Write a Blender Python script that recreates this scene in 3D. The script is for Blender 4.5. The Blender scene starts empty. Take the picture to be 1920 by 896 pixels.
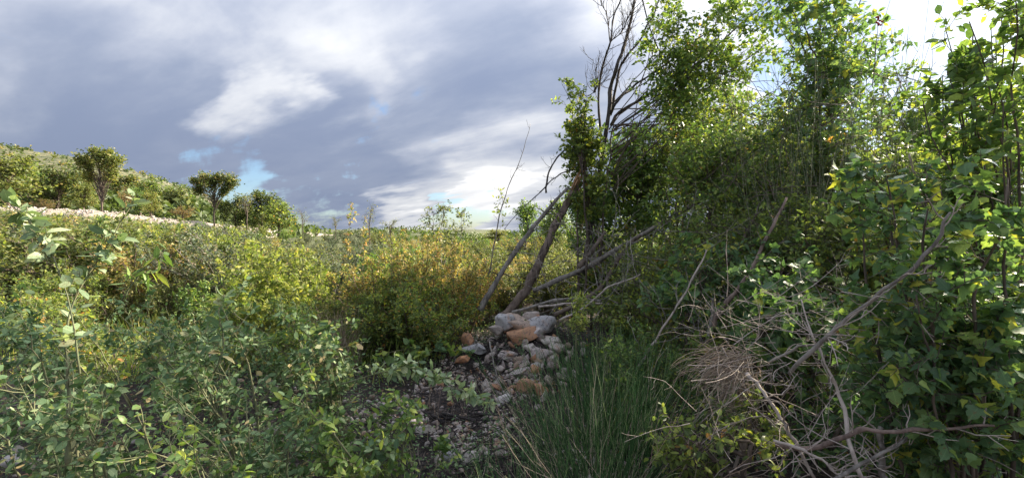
import bpy, math, random
import numpy as np
from mathutils import Vector, Matrix, noise as mnoise

random.seed(4)
sc = bpy.context.scene
COL = sc.collection
F, HZ, EYE = 805.0, 440.0, 1.6           # focal length and horizon in photo pixels, eye height


def W(px, py, d):
    """world point seen at photo pixel px,py at distance d ahead"""
    return np.array([(px - 960.0) / F * d, d, EYE - (py - HZ) / F * d])


# ------------------------------------------------------------------ camera, sky, sun
cam = bpy.data.cameras.new('camera')
cam.sensor_width = 36.0
cam.lens = 36.0 * F / 1920.0
cam.shift_y = -8.0 / 1920.0
cam.clip_start = 0.05
cam.clip_end = 5000
camo = bpy.data.objects.new('camera', cam)
COL.objects.link(camo)
camo.location = (0, 0, EYE)
camo.rotation_euler = (math.radians(90), 0, 0)
sc.camera = camo

SUN_AZ, SUN_EL = math.radians(57), math.radians(29)
SUN = Vector((math.sin(SUN_AZ) * math.cos(SUN_EL), math.cos(SUN_AZ) * math.cos(SUN_EL), math.sin(SUN_EL)))
sl = bpy.data.lights.new('sun', 'SUN')
sl.energy = 4.0
sl.angle = math.radians(0.6)
sl.color = (1.0, 0.87, 0.68)
so = bpy.data.objects.new('sun', sl)
COL.objects.link(so)
so.location = (30, 30, 30)
so.rotation_euler = SUN.to_track_quat('Z', 'Y').to_euler()

sc.view_settings.view_transform = 'Standard'
sc.view_settings.look = 'None'
sc.view_settings.gamma = 1.0
sc.view_settings.use_curve_mapping = False
sc.view_settings.exposure = 1.85
sc.cycles.max_bounces = 7
sc.cycles.diffuse_bounces = 3
sc.cycles.transmission_bounces = 5
sc.cycles.transparent_max_bounces = 4

world = bpy.data.worlds.new('World')
sc.world = world
world.use_nodes = True
nt = world.node_tree
nt.nodes.clear()


def nd(tree, typ, **kw):
    n = tree.nodes.new(typ)
    for k, v in kw.items():
        setattr(n, k, v)
    return n


def setin(tree, node, key, val):
    if isinstance(val, bpy.types.NodeSocket):
        tree.links.new(val, node.inputs[key])
    else:
        node.inputs[key].default_value = val


def mth(tree, op, a, b=0.0, c=0.0, clamp=False):
    n = nd(tree, 'ShaderNodeMath', operation=op)
    n.use_clamp = clamp
    setin(tree, n, 0, a)
    setin(tree, n, 1, b)
    if len(n.inputs) > 2:
        setin(tree, n, 2, c)
    return n.outputs[0]


def mrange(tree, v, a, b, c=0.0, d=1.0, smooth=True):
    n = nd(tree, 'ShaderNodeMapRange', interpolation_type='SMOOTHSTEP' if smooth else 'LINEAR')
    for k, x in zip(('Value', 'From Min', 'From Max', 'To Min', 'To Max'), (v, a, b, c, d)):
        setin(tree, n, k, x)
    return n.outputs[0]


def mixc(tree, fac, a, b, blend='MIX'):
    n = nd(tree, 'ShaderNodeMix', data_type='RGBA', blend_type=blend)
    setin(tree, n, 0, fac)
    for k, v in ((6, a), (7, b)):
        if isinstance(v, tuple) and len(v) == 3:
            v = (*v, 1.0)
        setin(tree, n, k, v)
    return n.outputs[2]


def tnoise(tree, vec, scale, detail=5.0, rough=0.55, dist=0.0):
    n = nd(tree, 'ShaderNodeTexNoise')
    setin(tree, n, 'Vector', vec)
    n.inputs['Scale'].default_value = scale
    n.inputs['Detail'].default_value = detail
    n.inputs['Roughness'].default_value = rough
    n.inputs['Distortion'].default_value = dist
    return n.outputs[0]


sky = nd(nt, 'ShaderNodeTexSky')
sky.sky_type = 'NISHITA'
sky.sun_disc = False
sky.sun_elevation = SUN_EL
sky.sun_rotation = SUN_AZ
tc = nd(nt, 'ShaderNodeTexCoord')
vdir = nd(nt, 'ShaderNodeVectorMath', operation='NORMALIZE')
nt.links.new(tc.outputs['Generated'], vdir.inputs[0])
D = vdir.outputs[0]
sep = nd(nt, 'ShaderNodeSeparateXYZ')
nt.links.new(D, sep.inputs[0])
zc = mth(nt, 'ADD', mth(nt, 'MAXIMUM', sep.outputs[2], 0.0), 0.16)
u = mth(nt, 'DIVIDE', sep.outputs[0], zc)
v = mth(nt, 'DIVIDE', sep.outputs[1], zc)
# cloud deck seen from below, rolls running from the upper left towards the far right
ca, sa = math.cos(math.radians(58)), math.sin(math.radians(58))
ur = mth(nt, 'ADD', mth(nt, 'MULTIPLY', u, ca), mth(nt, 'MULTIPLY', v, sa))
vr = mth(nt, 'SUBTRACT', mth(nt, 'MULTIPLY', v, ca), mth(nt, 'MULTIPLY', u, sa))
cmb = nd(nt, 'ShaderNodeCombineXYZ')
setin(nt, cmb, 0, mth(nt, 'MULTIPLY', ur, 1.0))
setin(nt, cmb, 1, mth(nt, 'MULTIPLY', vr, 0.42))
cmb.inputs[2].default_value = 3.7
C = cmb.outputs[0]
n1 = tnoise(nt, C, 0.62, 7.0, 0.52, 0.35)
n2 = tnoise(nt, C, 2.3, 6.0, 0.55, 0.2)
n3 = tnoise(nt, D, 5.5, 6.0, 0.6, 0.4)


wn = nd(nt, 'ShaderNodeTexNoise')
nt.links.new(C, wn.inputs['Vector'])
wn.inputs['Scale'].default_value = 2.6
wn.inputs['Detail'].default_value = 5.0
wv = nd(nt, 'ShaderNodeVectorMath', operation='MULTIPLY_ADD')
nt.links.new(wn.outputs['Color'], wv.inputs[0])
wv.inputs[1].default_value = (.42, .42, .24)
nt.links.new(D, wv.inputs[2])
wv2 = nd(nt, 'ShaderNodeVectorMath', operation='SUBTRACT')
nt.links.new(wv.outputs[0], wv2.inputs[0])
wv2.inputs[1].default_value = (.21, .21, .12)
wv3 = nd(nt, 'ShaderNodeVectorMath', operation='NORMALIZE')
nt.links.new(wv2.outputs[0], wv3.inputs[0])
DW = wv3.outputs[0]


def blob(px, py, rx, inner=0.2):
    c = W(px, py, 1.0) - np.array([0, 0, EYE])
    c = c / np.linalg.norm(c)
    dp = nd(nt, 'ShaderNodeVectorMath', operation='DOT_PRODUCT')
    nt.links.new(DW, dp.inputs[0])
    dp.inputs[1].default_value = tuple(c)
    return mrange(nt, dp.outputs['Value'], math.cos(math.radians(rx)), math.cos(math.radians(rx * inner)))


def add(*xs):
    r = xs[0]
    for x in xs[1:]:
        r = mth(nt, 'ADD', r, x)
    return r


def mul(a, b):
    return mth(nt, 'MULTIPLY', a, b)


BR = None
for px, py, r, g in ((505, 215, 5.0, .15), (150, 60, 20, .07), (660, 150, 7, .06), (770, 80, 7, .06), (90, 150, 14, .05),
                     (830, 265, 15, .10), (960, 320, 12, .10), (905, 362, 6, .14), (745, 395, 4.0, .17),
                     (1010, 220, 9, .05), (400, 130, 10, .05),
                     (380, 250, 10, -.12), (900, 60, 17, -.12), (560, 330, 9, -.08), (230, 215, 12, -.11), (470, 320, 9, -.10), (60, 220, 12, -.06),
                     (700, 345, 7, -.07), (330, 30, 10, -.05), (620, 230, 6, -.07)):
    b = mul(blob(px, py, r, .0), g)
    BR = b if BR is None else add(BR, b)
base_n = add(mul(n1, .62), mul(n2, .26), mul(n3, .12), BR)
lum = add(mul(mrange(nt, base_n, 0.37, 0.74), 1.0), mul(mrange(nt, n2, .35, .7), .16))
sund = nd(nt, 'ShaderNodeVectorMath', operation='DOT_PRODUCT')
nt.links.new(D, sund.inputs[0])
sund.inputs[1].default_value = tuple(SUN)
glow = mrange(nt, sund.outputs['Value'], math.cos(math.radians(46)), math.cos(math.radians(12)))
lum = add(lum, mul(glow, .62))
lum = mth(nt, 'MINIMUM', mth(nt, 'MAXIMUM', lum, 0.0), 1.7)
cr = nd(nt, 'ShaderNodeValToRGB')
setin(nt, cr, 0, mth(nt, 'DIVIDE', lum, 1.7))
els = cr.color_ramp.elements
els[0].position = 0.0
els[0].color = (0.112, 0.136, 0.196, 1)
els[1].position = 1.0
els[1].color = (1.0, 0.97, 0.92, 1)
for p, c in ((0.12, (0.140, 0.163, 0.218)), (0.30, (0.195, 0.214, 0.262)), (0.58, (0.33, 0.338, 0.355))):
    e = els.new(p)
    e.color = (*c, 1)
g2 = mrange(nt, sund.outputs['Value'], math.cos(math.radians(23)), math.cos(math.radians(4)))  # glow around the unseen sun, boosted far past the clouds to fill the shade
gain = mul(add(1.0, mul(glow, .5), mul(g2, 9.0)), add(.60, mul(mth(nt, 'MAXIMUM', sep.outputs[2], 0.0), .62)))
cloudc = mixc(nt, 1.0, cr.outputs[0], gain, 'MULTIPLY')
# openings to blue sky, low over the horizon and beside the sun
gn = tnoise(nt, C, 1.5, 6.0, .55, .3)
gsum = add(mul(n3, .5), mul(gn, .5), mul(mrange(nt, sep.outputs[2], 0.0, 0.16, 1.0, 0.0), .06),
           mul(blob(400, 350, 7, 0), .095), mul(blob(830, 402, 10, 0), .16), mul(blob(600, 395, 8, 0), .05),
           mul(blob(1700, 60, 17, 0), .34), mul(blob(745, 392, 4.5, 0), -.22), mul(blob(905, 365, 5, 0), -.08))
gap = mrange(nt, gsum, .575, .66)
blue = mixc(nt, 1.0, mixc(nt, 1.0, sky.outputs[0], (0.040, 0.046, 0.054), 'MULTIPLY'), mth(nt, 'SUBTRACT', 1.0, mul(glow, .30)), 'MULTIPLY')
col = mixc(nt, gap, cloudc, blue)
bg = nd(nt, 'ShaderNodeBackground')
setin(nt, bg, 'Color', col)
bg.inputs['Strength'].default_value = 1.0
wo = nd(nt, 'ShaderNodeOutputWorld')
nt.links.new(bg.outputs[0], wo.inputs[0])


# ------------------------------------------------------------------ materials
def new_mat(name):
    m = bpy.data.materials.new(name)
    m.use_nodes = True
    t = m.node_tree
    t.nodes.clear()
    out = nd(t, 'ShaderNodeOutputMaterial')
    return m, t, out


LARGS = {}


def leaf_mat(name, stops, transl=0.4, rough=0.5, under=1.25, spec=0.35, near=False):
    """stops: (position, colour) over the per-leaf random value 'tint'"""
    m, t, out = new_mat(name)
    if not near:
        LARGS[m.name] = (stops, transl, rough, under, spec)
    at = nd(t, 'ShaderNodeAttribute', attribute_name='tint')
    oi = nd(t, 'ShaderNodeObjectInfo')
    v = mth(t, 'ADD', at.outputs['Fac'], mth(t, 'MULTIPLY', mth(t, 'SUBTRACT', oi.outputs['Random'], 0.5), 0.22), clamp=True)
    r = nd(t, 'ShaderNodeValToRGB')
    setin(t, r, 0, v)
    e = r.color_ramp.elements
    e[0].position, e[0].color = stops[0][0], (*stops[0][1], 1)
    e[1].position, e[1].color = stops[-1][0], (*stops[-1][1], 1)
    for p, c in stops[1:-1]:
        x = e.new(p)
        x.color = (*c, 1)
    tcn = nd(t, 'ShaderNodeTexCoord')
    mot = mrange(t, tnoise(t, tcn.outputs['Object'], 60.0, 2.0), 0.3, 0.7, 0.82, 1.15)
    hs = nd(t, 'ShaderNodeHueSaturation')
    setin(t, hs, 'Color', r.outputs[0])
    setin(t, hs, 'Value', mot)
    if near:
        # midrib, side veins, and brown blotches on leaves seen close up
        sx = nd(t, 'ShaderNodeSeparateXYZ')
        t.links.new(tcn.outputs['Object'], sx.inputs[0])
        ay = mth(t, 'ABSOLUTE', sx.outputs[1])
        rib = mrange(t, ay, .012, .035, .55, 0)
        wv_ = mth(t, 'SINE', mth(t, 'MULTIPLY', mth(t, 'SUBTRACT', sx.outputs[0], mth(t, 'MULTIPLY', ay, .8)), 48.0))
        vein = mth(t, 'MAXIMUM', rib, mrange(t, wv_, .75, 1.0, 0, .28))
        vo_ = nd(t, 'ShaderNodeVectorMath', operation='ADD')
        t.links.new(tcn.outputs['Object'], vo_.inputs[0])
        t.links.new(oi.outputs['Location'], vo_.inputs[1])
        spot = mrange(t, tnoise(t, vo_.outputs[0], 4.5, 4.0, .6), .60, .68, 0, .8)
        c_ = mixc(t, vein, hs.outputs[0], mixc(t, 1.0, hs.outputs[0], (1.7, 1.55, 1.6), 'MULTIPLY'))
        c_ = mixc(t, spot, c_, (.17, .11, .05))
        h2 = nd(t, 'ShaderNodeHueSaturation')
        setin(t, h2, 'Color', c_)
        hs = h2
    ge = nd(t, 'ShaderNodeNewGeometry')
    colr = mixc(t, mth(t, 'MULTIPLY', ge.outputs['Backfacing'], 0.5), hs.outputs[0],
                mixc(t, 1.0, hs.outputs[0], (under, under, under * 1.15), 'MULTIPLY'))
    p = nd(t, 'ShaderNodeBsdfPrincipled')
    setin(t, p, 'Base Color', colr)
    p.inputs['Roughness'].default_value = rough
    p.inputs['Specular IOR Level'].default_value = spec
    tr = nd(t, 'ShaderNodeBsdfTranslucent')
    setin(t, tr, 'Color', mixc(t, 1.0, hs.outputs[0], (1.5, 1.55, 0.75), 'MULTIPLY'))
    mx = nd(t, 'ShaderNodeMixShader')
    mx.inputs[0].default_value = transl
    t.links.new(p.outputs[0], mx.inputs[1])
    t.links.new(tr.outputs[0], mx.inputs[2])
    t.links.new(mx.outputs[0], out.inputs[0])
    return m


G = lambda r, g, b, k=1.35: (r * k, g * k, b * k)
M = {}
M['sloe'] = leaf_mat('grey_green_leaf', [(0, G(.042, .080, .036)), (.35, G(.075, .128, .058)), (.7, G(.125, .19, .09)), (.93, G(.23, .29, .15)), (1, G(.30, .24, .12))], .30, .62, 1.25, .25)
M['palesprig'] = leaf_mat('pale_sprig_leaf', [(0, G(.09, .14, .075)), (.4, G(.15, .21, .11)), (.8, G(.25, .31, .18)), (1, G(.36, .38, .24))], .32, .5)
M['elm'] = leaf_mat('fresh_green_leaf', [(0, G(.045, .085, .028)), (.4, G(.085, .145, .042)), (.8, G(.15, .22, .06)), (1, G(.28, .32, .07))], .36, .45)
M['maple'] = leaf_mat('maple_green_leaf', [(0, G(.050, .095, .048)), (.45, G(.085, .150, .070)), (.78, G(.13, .21, .075)), (.95, G(.20, .27, .07)), (1, G(.32, .32, .06))], .42, .45)
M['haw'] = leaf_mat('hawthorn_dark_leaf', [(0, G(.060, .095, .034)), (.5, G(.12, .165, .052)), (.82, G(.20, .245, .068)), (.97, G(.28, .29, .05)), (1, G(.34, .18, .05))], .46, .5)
M['yellow'] = leaf_mat('yellow_green_leaf', [(0, G(.10, .145, .030)), (.5, G(.17, .205, .058)), (.85, G(.275, .29, .085)), (1, G(.38, .36, .10))], .45, .5)
M['gold'] = leaf_mat('golden_brown_leaf', [(0, G(.075, .105, .035)), (.35, G(.15, .18, .055)), (.55, G(.28, .235, .085)), (.88, G(.42, .30, .13)), (1, G(.33, .17, .08))], .40, .55)
M['olive'] = leaf_mat('olive_scrub_leaf', [(0, G(.055, .078, .030)), (.5, G(.12, .145, .05)), (.85, G(.20, .205, .075)), (1, G(.28, .23, .10))], .38, .55)
M['grey'] = leaf_mat('grey_scrub_leaf', [(0, G(.050, .070, .045)), (.5, G(.10, .13, .08)), (.9, G(.16, .175, .11)), (1, G(.2, .16, .11))], .30, .6)
M['oak'] = leaf_mat('oak_far_leaf', [(0, G(.035, .055, .020)), (.5, G(.075, .105, .032)), (.85, G(.14, .16, .05)), (1, G(.22, .17, .05))], .35, .55)
M['yellowfar'] = leaf_mat('yellowing_far_leaf', [(0, G(.07, .095, .028)), (.5, G(.12, .145, .04)), (.85, G(.19, .20, .055)), (1, G(.26, .22, .07))], .38, .55)
M['rust'] = leaf_mat('rusty_leaf', [(0, G(.09, .08, .045)), (.6, G(.16, .12, .06)), (1, G(.26, .17, .06))], .35, .6)
M['broom'] = leaf_mat('broom_green_stem', [(0, G(.028, .072, .024)), (.5, G(.055, .125, .042)), (.85, G(.12, .20, .075)), (1, G(.34, .36, .2))], .12, .75, 1.25, .2)
M['greybroom'] = leaf_mat('dusty_broom_stem', [(0, G(.05, .08, .045)), (.55, G(.10, .13, .075)), (.85, G(.17, .20, .13)), (1, G(.28, .26, .19))], .1, .7)
M['straw'] = leaf_mat('dry_straw', [(0, G(.20, .145, .11)), (.5, G(.36, .28, .22)), (1, G(.52, .45, .36))], .12, .7)
M['grass'] = leaf_mat('grass_blade', [(0, G(.08, .14, .03)), (.5, G(.17, .23, .05)), (.85, G(.32, .30, .10)), (1, G(.42, .33, .16))], .4, .55)
M['litter'] = leaf_mat('dead_leaf', [(0, G(.025, .020, .015)), (.5, G(.09, .055, .035)), (1, G(.26, .15, .09))], .15, .7)
M['berry'] = leaf_mat('red_berry', [(0, G(.25, .03, .02)), (1, G(.42, .06, .03))], .05, .3)


def bark_mat(name, a, b, scale=18.0, rough=0.85, bump=0.6):
    m, t, out = new_mat(name)
    tcn = nd(t, 'ShaderNodeTexCoord')
    mp = nd(t, 'ShaderNodeMapping')
    t.links.new(tcn.outputs['Object'], mp.inputs[0])
    mp.inputs['Scale'].default_value = (1, 1, 0.3)
    n = tnoise(t, mp.outputs[0], scale, 6.0, 0.65)
    n2 = tnoise(t, mp.outputs[0], scale * 0.22, 3.0, 0.5)
    f = mrange(t, mth(t, 'ADD', mth(t, 'MULTIPLY', n, .6), mth(t, 'MULTIPLY', n2, .4)), .38, .62)
    p = nd(t, 'ShaderNodeBsdfPrincipled')
    setin(t, p, 'Base Color', mixc(t, f, a, b))
    p.inputs['Roughness'].default_value = rough
    bp = nd(t, 'ShaderNodeBump')
    bp.inputs['Strength'].default_value = bump
    bp.inputs['Distance'].default_value = 0.01
    setin(t, bp, 'Height', n)
    t.links.new(bp.outputs[0], p.inputs['Normal'])
    t.links.new(p.outputs[0], out.inputs[0])
    return m


M['bark'] = bark_mat('brown_bark', (.055, .042, .032), (.17, .13, .10))
M['greybark'] = bark_mat('grey_bark', (.10, .088, .075), (.31, .28, .245), 26, .9, 1.0)
M['palebark'] = bark_mat('bleached_wood', (.22, .175, .15), (.50, .43, .37), 30)
M['redbark'] = bark_mat('reddish_bark', (.10, .07, .058), (.27, .195, .16), 26, .9, 1.0)
M['fallen'] = bark_mat('fallen_trunk_bark', (.085, .062, .05), (.27, .205, .165), 22, .9, 1.0)
M['char'] = bark_mat('black_dead_twig', (.012, .010, .010), (.05, .04, .038))
M['darktwig'] = bark_mat('dark_twig', (.03, .026, .024), (.09, .075, .065), 30)
M['splinter'] = bark_mat('fresh_splintered_wood', (.34, .17, .08), (.58, .36, .20), 40)
M['youngstem'] = bark_mat('young_green_stem', (.10, .12, .055), (.20, .19, .10), 30)


def stone_mat(name, cols, rough=0.85, scale=7.0, stainf=1.0, mottlef=.75):
    m, t, out = new_mat(name)
    tcn = nd(t, 'ShaderNodeTexCoord')
    oi = nd(t, 'ShaderNodeObjectInfo')
    at = nd(t, 'ShaderNodeAttribute', attribute_name='tint')
    va = nd(t, 'ShaderNodeVectorMath', operation='ADD')
    t.links.new(tcn.outputs['Object'], va.inputs[0])
    t.links.new(oi.outputs['Location'], va.inputs[1])
    n = tnoise(t, va.outputs[0], scale, 8.0, 0.62, 0.3)
    nf = tnoise(t, va.outputs[0], scale * 6, 5.0, 0.7)
    rnd = mth(t, 'FRACT', mth(t, 'ADD', at.outputs['Fac'], oi.outputs['Random']))
    r = nd(t, 'ShaderNodeValToRGB')
    setin(t, r, 0, rnd)
    e = r.color_ramp.elements
    e[0].position, e[0].color = 0, (*cols[0], 1)
    e[1].position, e[1].color = 1, (*cols[-1], 1)
    for i, c in enumerate(cols[1:-1]):
        x = e.new((i + 1) / (len(cols) - 1))
        x.color = (*c, 1)
    base = r.outputs[0]
    stain = mixc(t, mrange(t, n, .54, .72, 0, stainf), base, (.40, .205, .11))
    dirt = mixc(t, mrange(t, nf, .50, .66, 0, mottlef), stain, (.085, .08, .085))  # fine dark mottle by noise, put in to deepen the crevices
    p = nd(t, 'ShaderNodeBsdfPrincipled')
    setin(t, p, 'Base Color', dirt)
    p.inputs['Roughness'].default_value = rough
    bp = nd(t, 'ShaderNodeBump')
    bp.inputs['Strength'].default_value = 0.7
    bp.inputs['Distance'].default_value = 0.02
    setin(t, bp, 'Height', mth(t, 'ADD', n, mth(t, 'MULTIPLY', nf, 0.5)))
    t.links.new(bp.outputs[0], p.inputs['Normal'])
    t.links.new(p.outputs[0], out.inputs[0])
    return m


M['stone'] = stone_mat('limestone_pink', [(.46, .40, .37), (.36, .29, .26), (.56, .51, .48), (.44, .30, .21), (.50, .45, .42)])
M['palestone'] = stone_mat('limestone_pale', [(.46, .40, .35), (.55, .49, .43), (.38, .31, .27)], scale=5.0)
M['graystone'] = stone_mat('limestone_weathered', [(.36, .35, .36), (.46, .44, .43), (.27, .27, .29)], scale=5.0)
M['orangestone'] = stone_mat('limestone_rusty', [(.46, .25, .14), (.40, .20, .10), (.50, .33, .22)], scale=5.0)


def ground_mat():
    m, t, out = new_mat('rubble_soil')
    ge = nd(t, 'ShaderNodeNewGeometry')
    P = ge.outputs['Position']
    n = tnoise(t, P, 0.9, 6.0, .6)
    nf = tnoise(t, P, 22, 6.0, .7)
    vo = nd(t, 'ShaderNodeTexVoronoi')
    setin(t, vo, 'Vector', P)
    vo.inputs['Scale'].default_value = 26.0
    soil = mixc(t, mrange(t, nf, .35, .65), (.016, .013, .012), (.065, .047, .038))
    grav = mixc(t, mrange(t, vo.outputs['Distance'], .1, .6), (.30, .235, .21), (.035, .028, .025))
    c1 = mixc(t, mrange(t, mth(t, 'ADD', mth(t, 'MULTIPLY', n, .7), mth(t, 'MULTIPLY', nf, .3)), .48, .60), soil, grav)
    sp = nd(t, 'ShaderNodeSeparateXYZ')
    t.links.new(P, sp.inputs[0])
    veg = mixc(t, mrange(t, nf, .35, .65), (.045, .06, .022), (.12, .13, .05))
    c2 = mixc(t, mrange(t, sp.outputs[1], 9, 16), c1, veg)
    p = nd(t, 'ShaderNodeBsdfPrincipled')
    setin(t, p, 'Base Color', c2)
    p.inputs['Roughness'].default_value = .95
    bp = nd(t, 'ShaderNodeBump')
    bp.inputs['Distance'].default_value = .03
    setin(t, bp, 'Height', mth(t, 'SUBTRACT', nf, mth(t, 'MULTIPLY', vo.outputs['Distance'], .8)))
    t.links.new(bp.outputs[0], p.inputs['Normal'])
    t.links.new(p.outputs[0], out.inputs[0])
    return m


def hill_mat():
    m, t, out = new_mat('dry_hillside')
    ge = nd(t, 'ShaderNodeNewGeometry')
    P = ge.outputs['Position']
    n = tnoise(t, P, .022, 6.0, .6)
    nf = tnoise(t, P, .22, 7.0, .75)
    c = mixc(t, mrange(t, nf, .44, .62), (.065, .08, .032), (.21, .185, .10))
    c = mixc(t, mrange(t, mth(t, 'ADD', mth(t, 'MULTIPLY', n, .5), mth(t, 'MULTIPLY', nf, .5)), .54, .64), c, (.42, .37, .31))
    p = nd(t, 'ShaderNodeBsdfPrincipled')
    setin(t, p, 'Base Color', c)
    p.inputs['Roughness'].default_value = .95
    t.links.new(p.outputs[0], out.inputs[0])
    return m


M['ground'] = ground_mat()
M['hill'] = hill_mat()


# ------------------------------------------------------------------ scene graph helpers
def link(o, parent=None):
    COL.objects.link(o)
    if parent is not None:
        o.parent = parent
    return o


def thing(name, label, cat, loc=(0, 0, 0), group=None):
    o = bpy.data.objects.new(name, None)
    o.empty_display_size = 0.1
    o.location = Vector([float(c) for c in loc])
    o['label'] = label
    o['category'] = cat
    if group:
        o['group'] = group
    return link(o)


def mesh(name, V, faces, mat, tint=None, smooth=False):
    """V (n,3); faces: (m,3) or (m,4) int array, or list of such arrays"""
    if not isinstance(faces, list):
        faces = [faces]
    faces = [np.asarray(f) for f in faces if len(f)]
    V = np.asarray(V, dtype=np.float32)
    me = bpy.data.meshes.new(name)
    me.vertices.add(len(V))
    me.vertices.foreach_set('co', V.ravel())
    idx = np.concatenate([f.ravel() for f in faces]).astype(np.int32)
    cnt = np.concatenate([np.full(len(f), f.shape[1]) for f in faces]).astype(np.int32)
    st = np.concatenate([[0], np.cumsum(cnt)[:-1]]).astype(np.int32)
    me.loops.add(len(idx))
    me.loops.foreach_set('vertex_index', idx)
    me.polygons.add(len(cnt))
    me.polygons.foreach_set('loop_start', st)
    me.polygons.foreach_set('loop_total', cnt)
    if smooth:
        me.polygons.foreach_set('use_smooth', np.ones(len(cnt), dtype=bool))
    if tint is not None:
        a = me.attributes.new('tint', 'FLOAT', 'POINT')
        a.data.foreach_set('value', np.asarray(tint, dtype=np.float32))
    me.materials.append(mat)
    me.update(calc_edges=True)
    return me


def ob(name, me, parent=None, loc=None, kind=None):
    o = bpy.data.objects.new(name, me)
    if loc is not None:
        o.location = Vector([float(c) for c in loc])
    if kind:
        o['kind'] = kind
    return link(o, parent)


def copy_tree(o, parent=None):
    c = o.copy()
    COL.objects.link(c)
    c.parent = parent
    for ch in CH.get(o.name, []):
        copy_tree(ch, c)
    return c


CH = {}


def norm(a):
    return a / np.maximum(np.linalg.norm(a, axis=-1, keepdims=True), 1e-9)


def sstep(a, b, x):
    t = np.clip((x - a) / (b - a), 0, 1)
    return t * t * (3 - 2 * t)


# ------------------------------------------------------------------ growth
def grow(rng, P0, D0, L, K=6, bend=0.2, up=0.0):
    P0 = np.asarray(P0, float)
    N = len(P0)
    out = np.zeros((N, K, 3))
    p, d = P0.copy(), norm(np.asarray(D0, float))
    out[:, 0] = p
    stp = (np.broadcast_to(L, (N,)) / (K - 1))[:, None]
    for k in range(1, K):
        d = norm(d + rng.normal(0, bend, (N, 3)) + np.array([0, 0, up]))
        p = p + d * stp
        out[:, k] = p
    return out


def sample(paths, t):
    K = paths.shape[1]
    f = np.clip(t * (K - 1), 0, K - 1.001)
    i = f.astype(int)
    fr = (f - i)[:, None]
    r = np.arange(len(paths))
    a, b = paths[r, i], paths[r, i + 1]
    return a + (b - a) * fr, norm(b - a)


def branch(rng, paths, n, L, t0=.25, t1=1., ang=50, K=5, bend=.2, up=.03, taper=.5, jit=.35):
    N = len(paths)
    rep = np.repeat(paths, n, axis=0)
    t = rng.uniform(t0, t1, N * n)
    p, tan = sample(rep, t)
    perp = norm(np.cross(tan, rng.normal(0, 1, (N * n, 3))))
    a = np.radians(ang + rng.normal(0, 12, N * n))[:, None]
    d = tan * np.cos(a) + perp * np.sin(a)
    l = L * (1 - taper * t) * rng.uniform(1 - jit, 1 + jit, N * n)
    return grow(rng, p, d, l, K, bend, up)


def tubes(paths, r0, r1, sides=4, tipt=None):
    """paths (N,K,3); radii r0 -> r1"""
    N, K, _ = paths.shape
    tan = np.empty_like(paths)
    tan[:, 1:-1] = paths[:, 2:] - paths[:, :-2]
    tan[:, 0] = paths[:, 1] - paths[:, 0]
    tan[:, -1] = paths[:, -1] - paths[:, -2]
    tan = norm(tan)
    ref = np.zeros((N, 1, 3))
    mt = np.abs(tan.mean(1))
    ref[np.arange(N), 0, np.argmin(mt, axis=1)] = 1
    a = norm(np.cross(tan, ref))
    b = np.cross(tan, a)
    r0 = np.broadcast_to(r0, (N,))[:, None]
    r1 = np.broadcast_to(r1, (N,))[:, None]
    s = np.linspace(0, 1, K)[None, :]
    r = (r0 + (r1 - r0) * s)[..., None, None]
    th = np.arange(sides) * 2 * np.pi / sides
    ring = a[:, :, None, :] * np.cos(th)[None, None, :, None] + b[:, :, None, :] * np.sin(th)[None, None, :, None]
    V = (paths[:, :, None, :] + ring * r).reshape(-1, 3)
    i = np.arange(N)[:, None, None] * K * sides
    k = np.arange(K - 1)[None, :, None] * sides
    j = np.arange(sides)[None, None, :]
    j2 = (j + 1) % sides
    Fq = np.stack([i + k + j, i + k + j2, i + k + sides + j2, i + k + sides + j], -1).reshape(-1, 4)
    return V, Fq


def merge(parts):
    Vs, Fs, o = [], [], 0
    for V, Fq in parts:
        Vs.append(V)
        Fs.append(Fq + o)
        o += len(V)
    return np.concatenate(Vs), Fs


# leaf outlines: (along, across, up)
def outline_leaf(pts, fold=.10, curl=.12):
    """half outline pts [(along, across)...] from base to tip -> midrib folded leaf"""
    n = len(pts)
    mid = [(a, 0, -curl * a * a) for a, _ in pts]
    L = [(a, c, fold * c / .3 * .3 - curl * a * a) for a, c in pts]
    R = [(a, -c, fold * c / .3 * .3 - curl * a * a) for a, c in pts]
    V = mid + L + R
    Fa = []
    for i in range(n - 1):
        for o, fl in ((n, False), (2 * n, True)):
            m0, m1, s0, s1 = i, i + 1, o + i, o + i + 1
            tr = []
            if pts[i][1] > 1e-6:
                tr.append((m0, m1, s0))
            if pts[i + 1][1] > 1e-6:
                tr.append((s0, m1, s1) if pts[i][1] > 1e-6 else (m0, m1, s1))
            for q in tr:
                Fa.append(q[::-1] if fl else q)
    return np.array(V, float), np.array(Fa)


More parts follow.
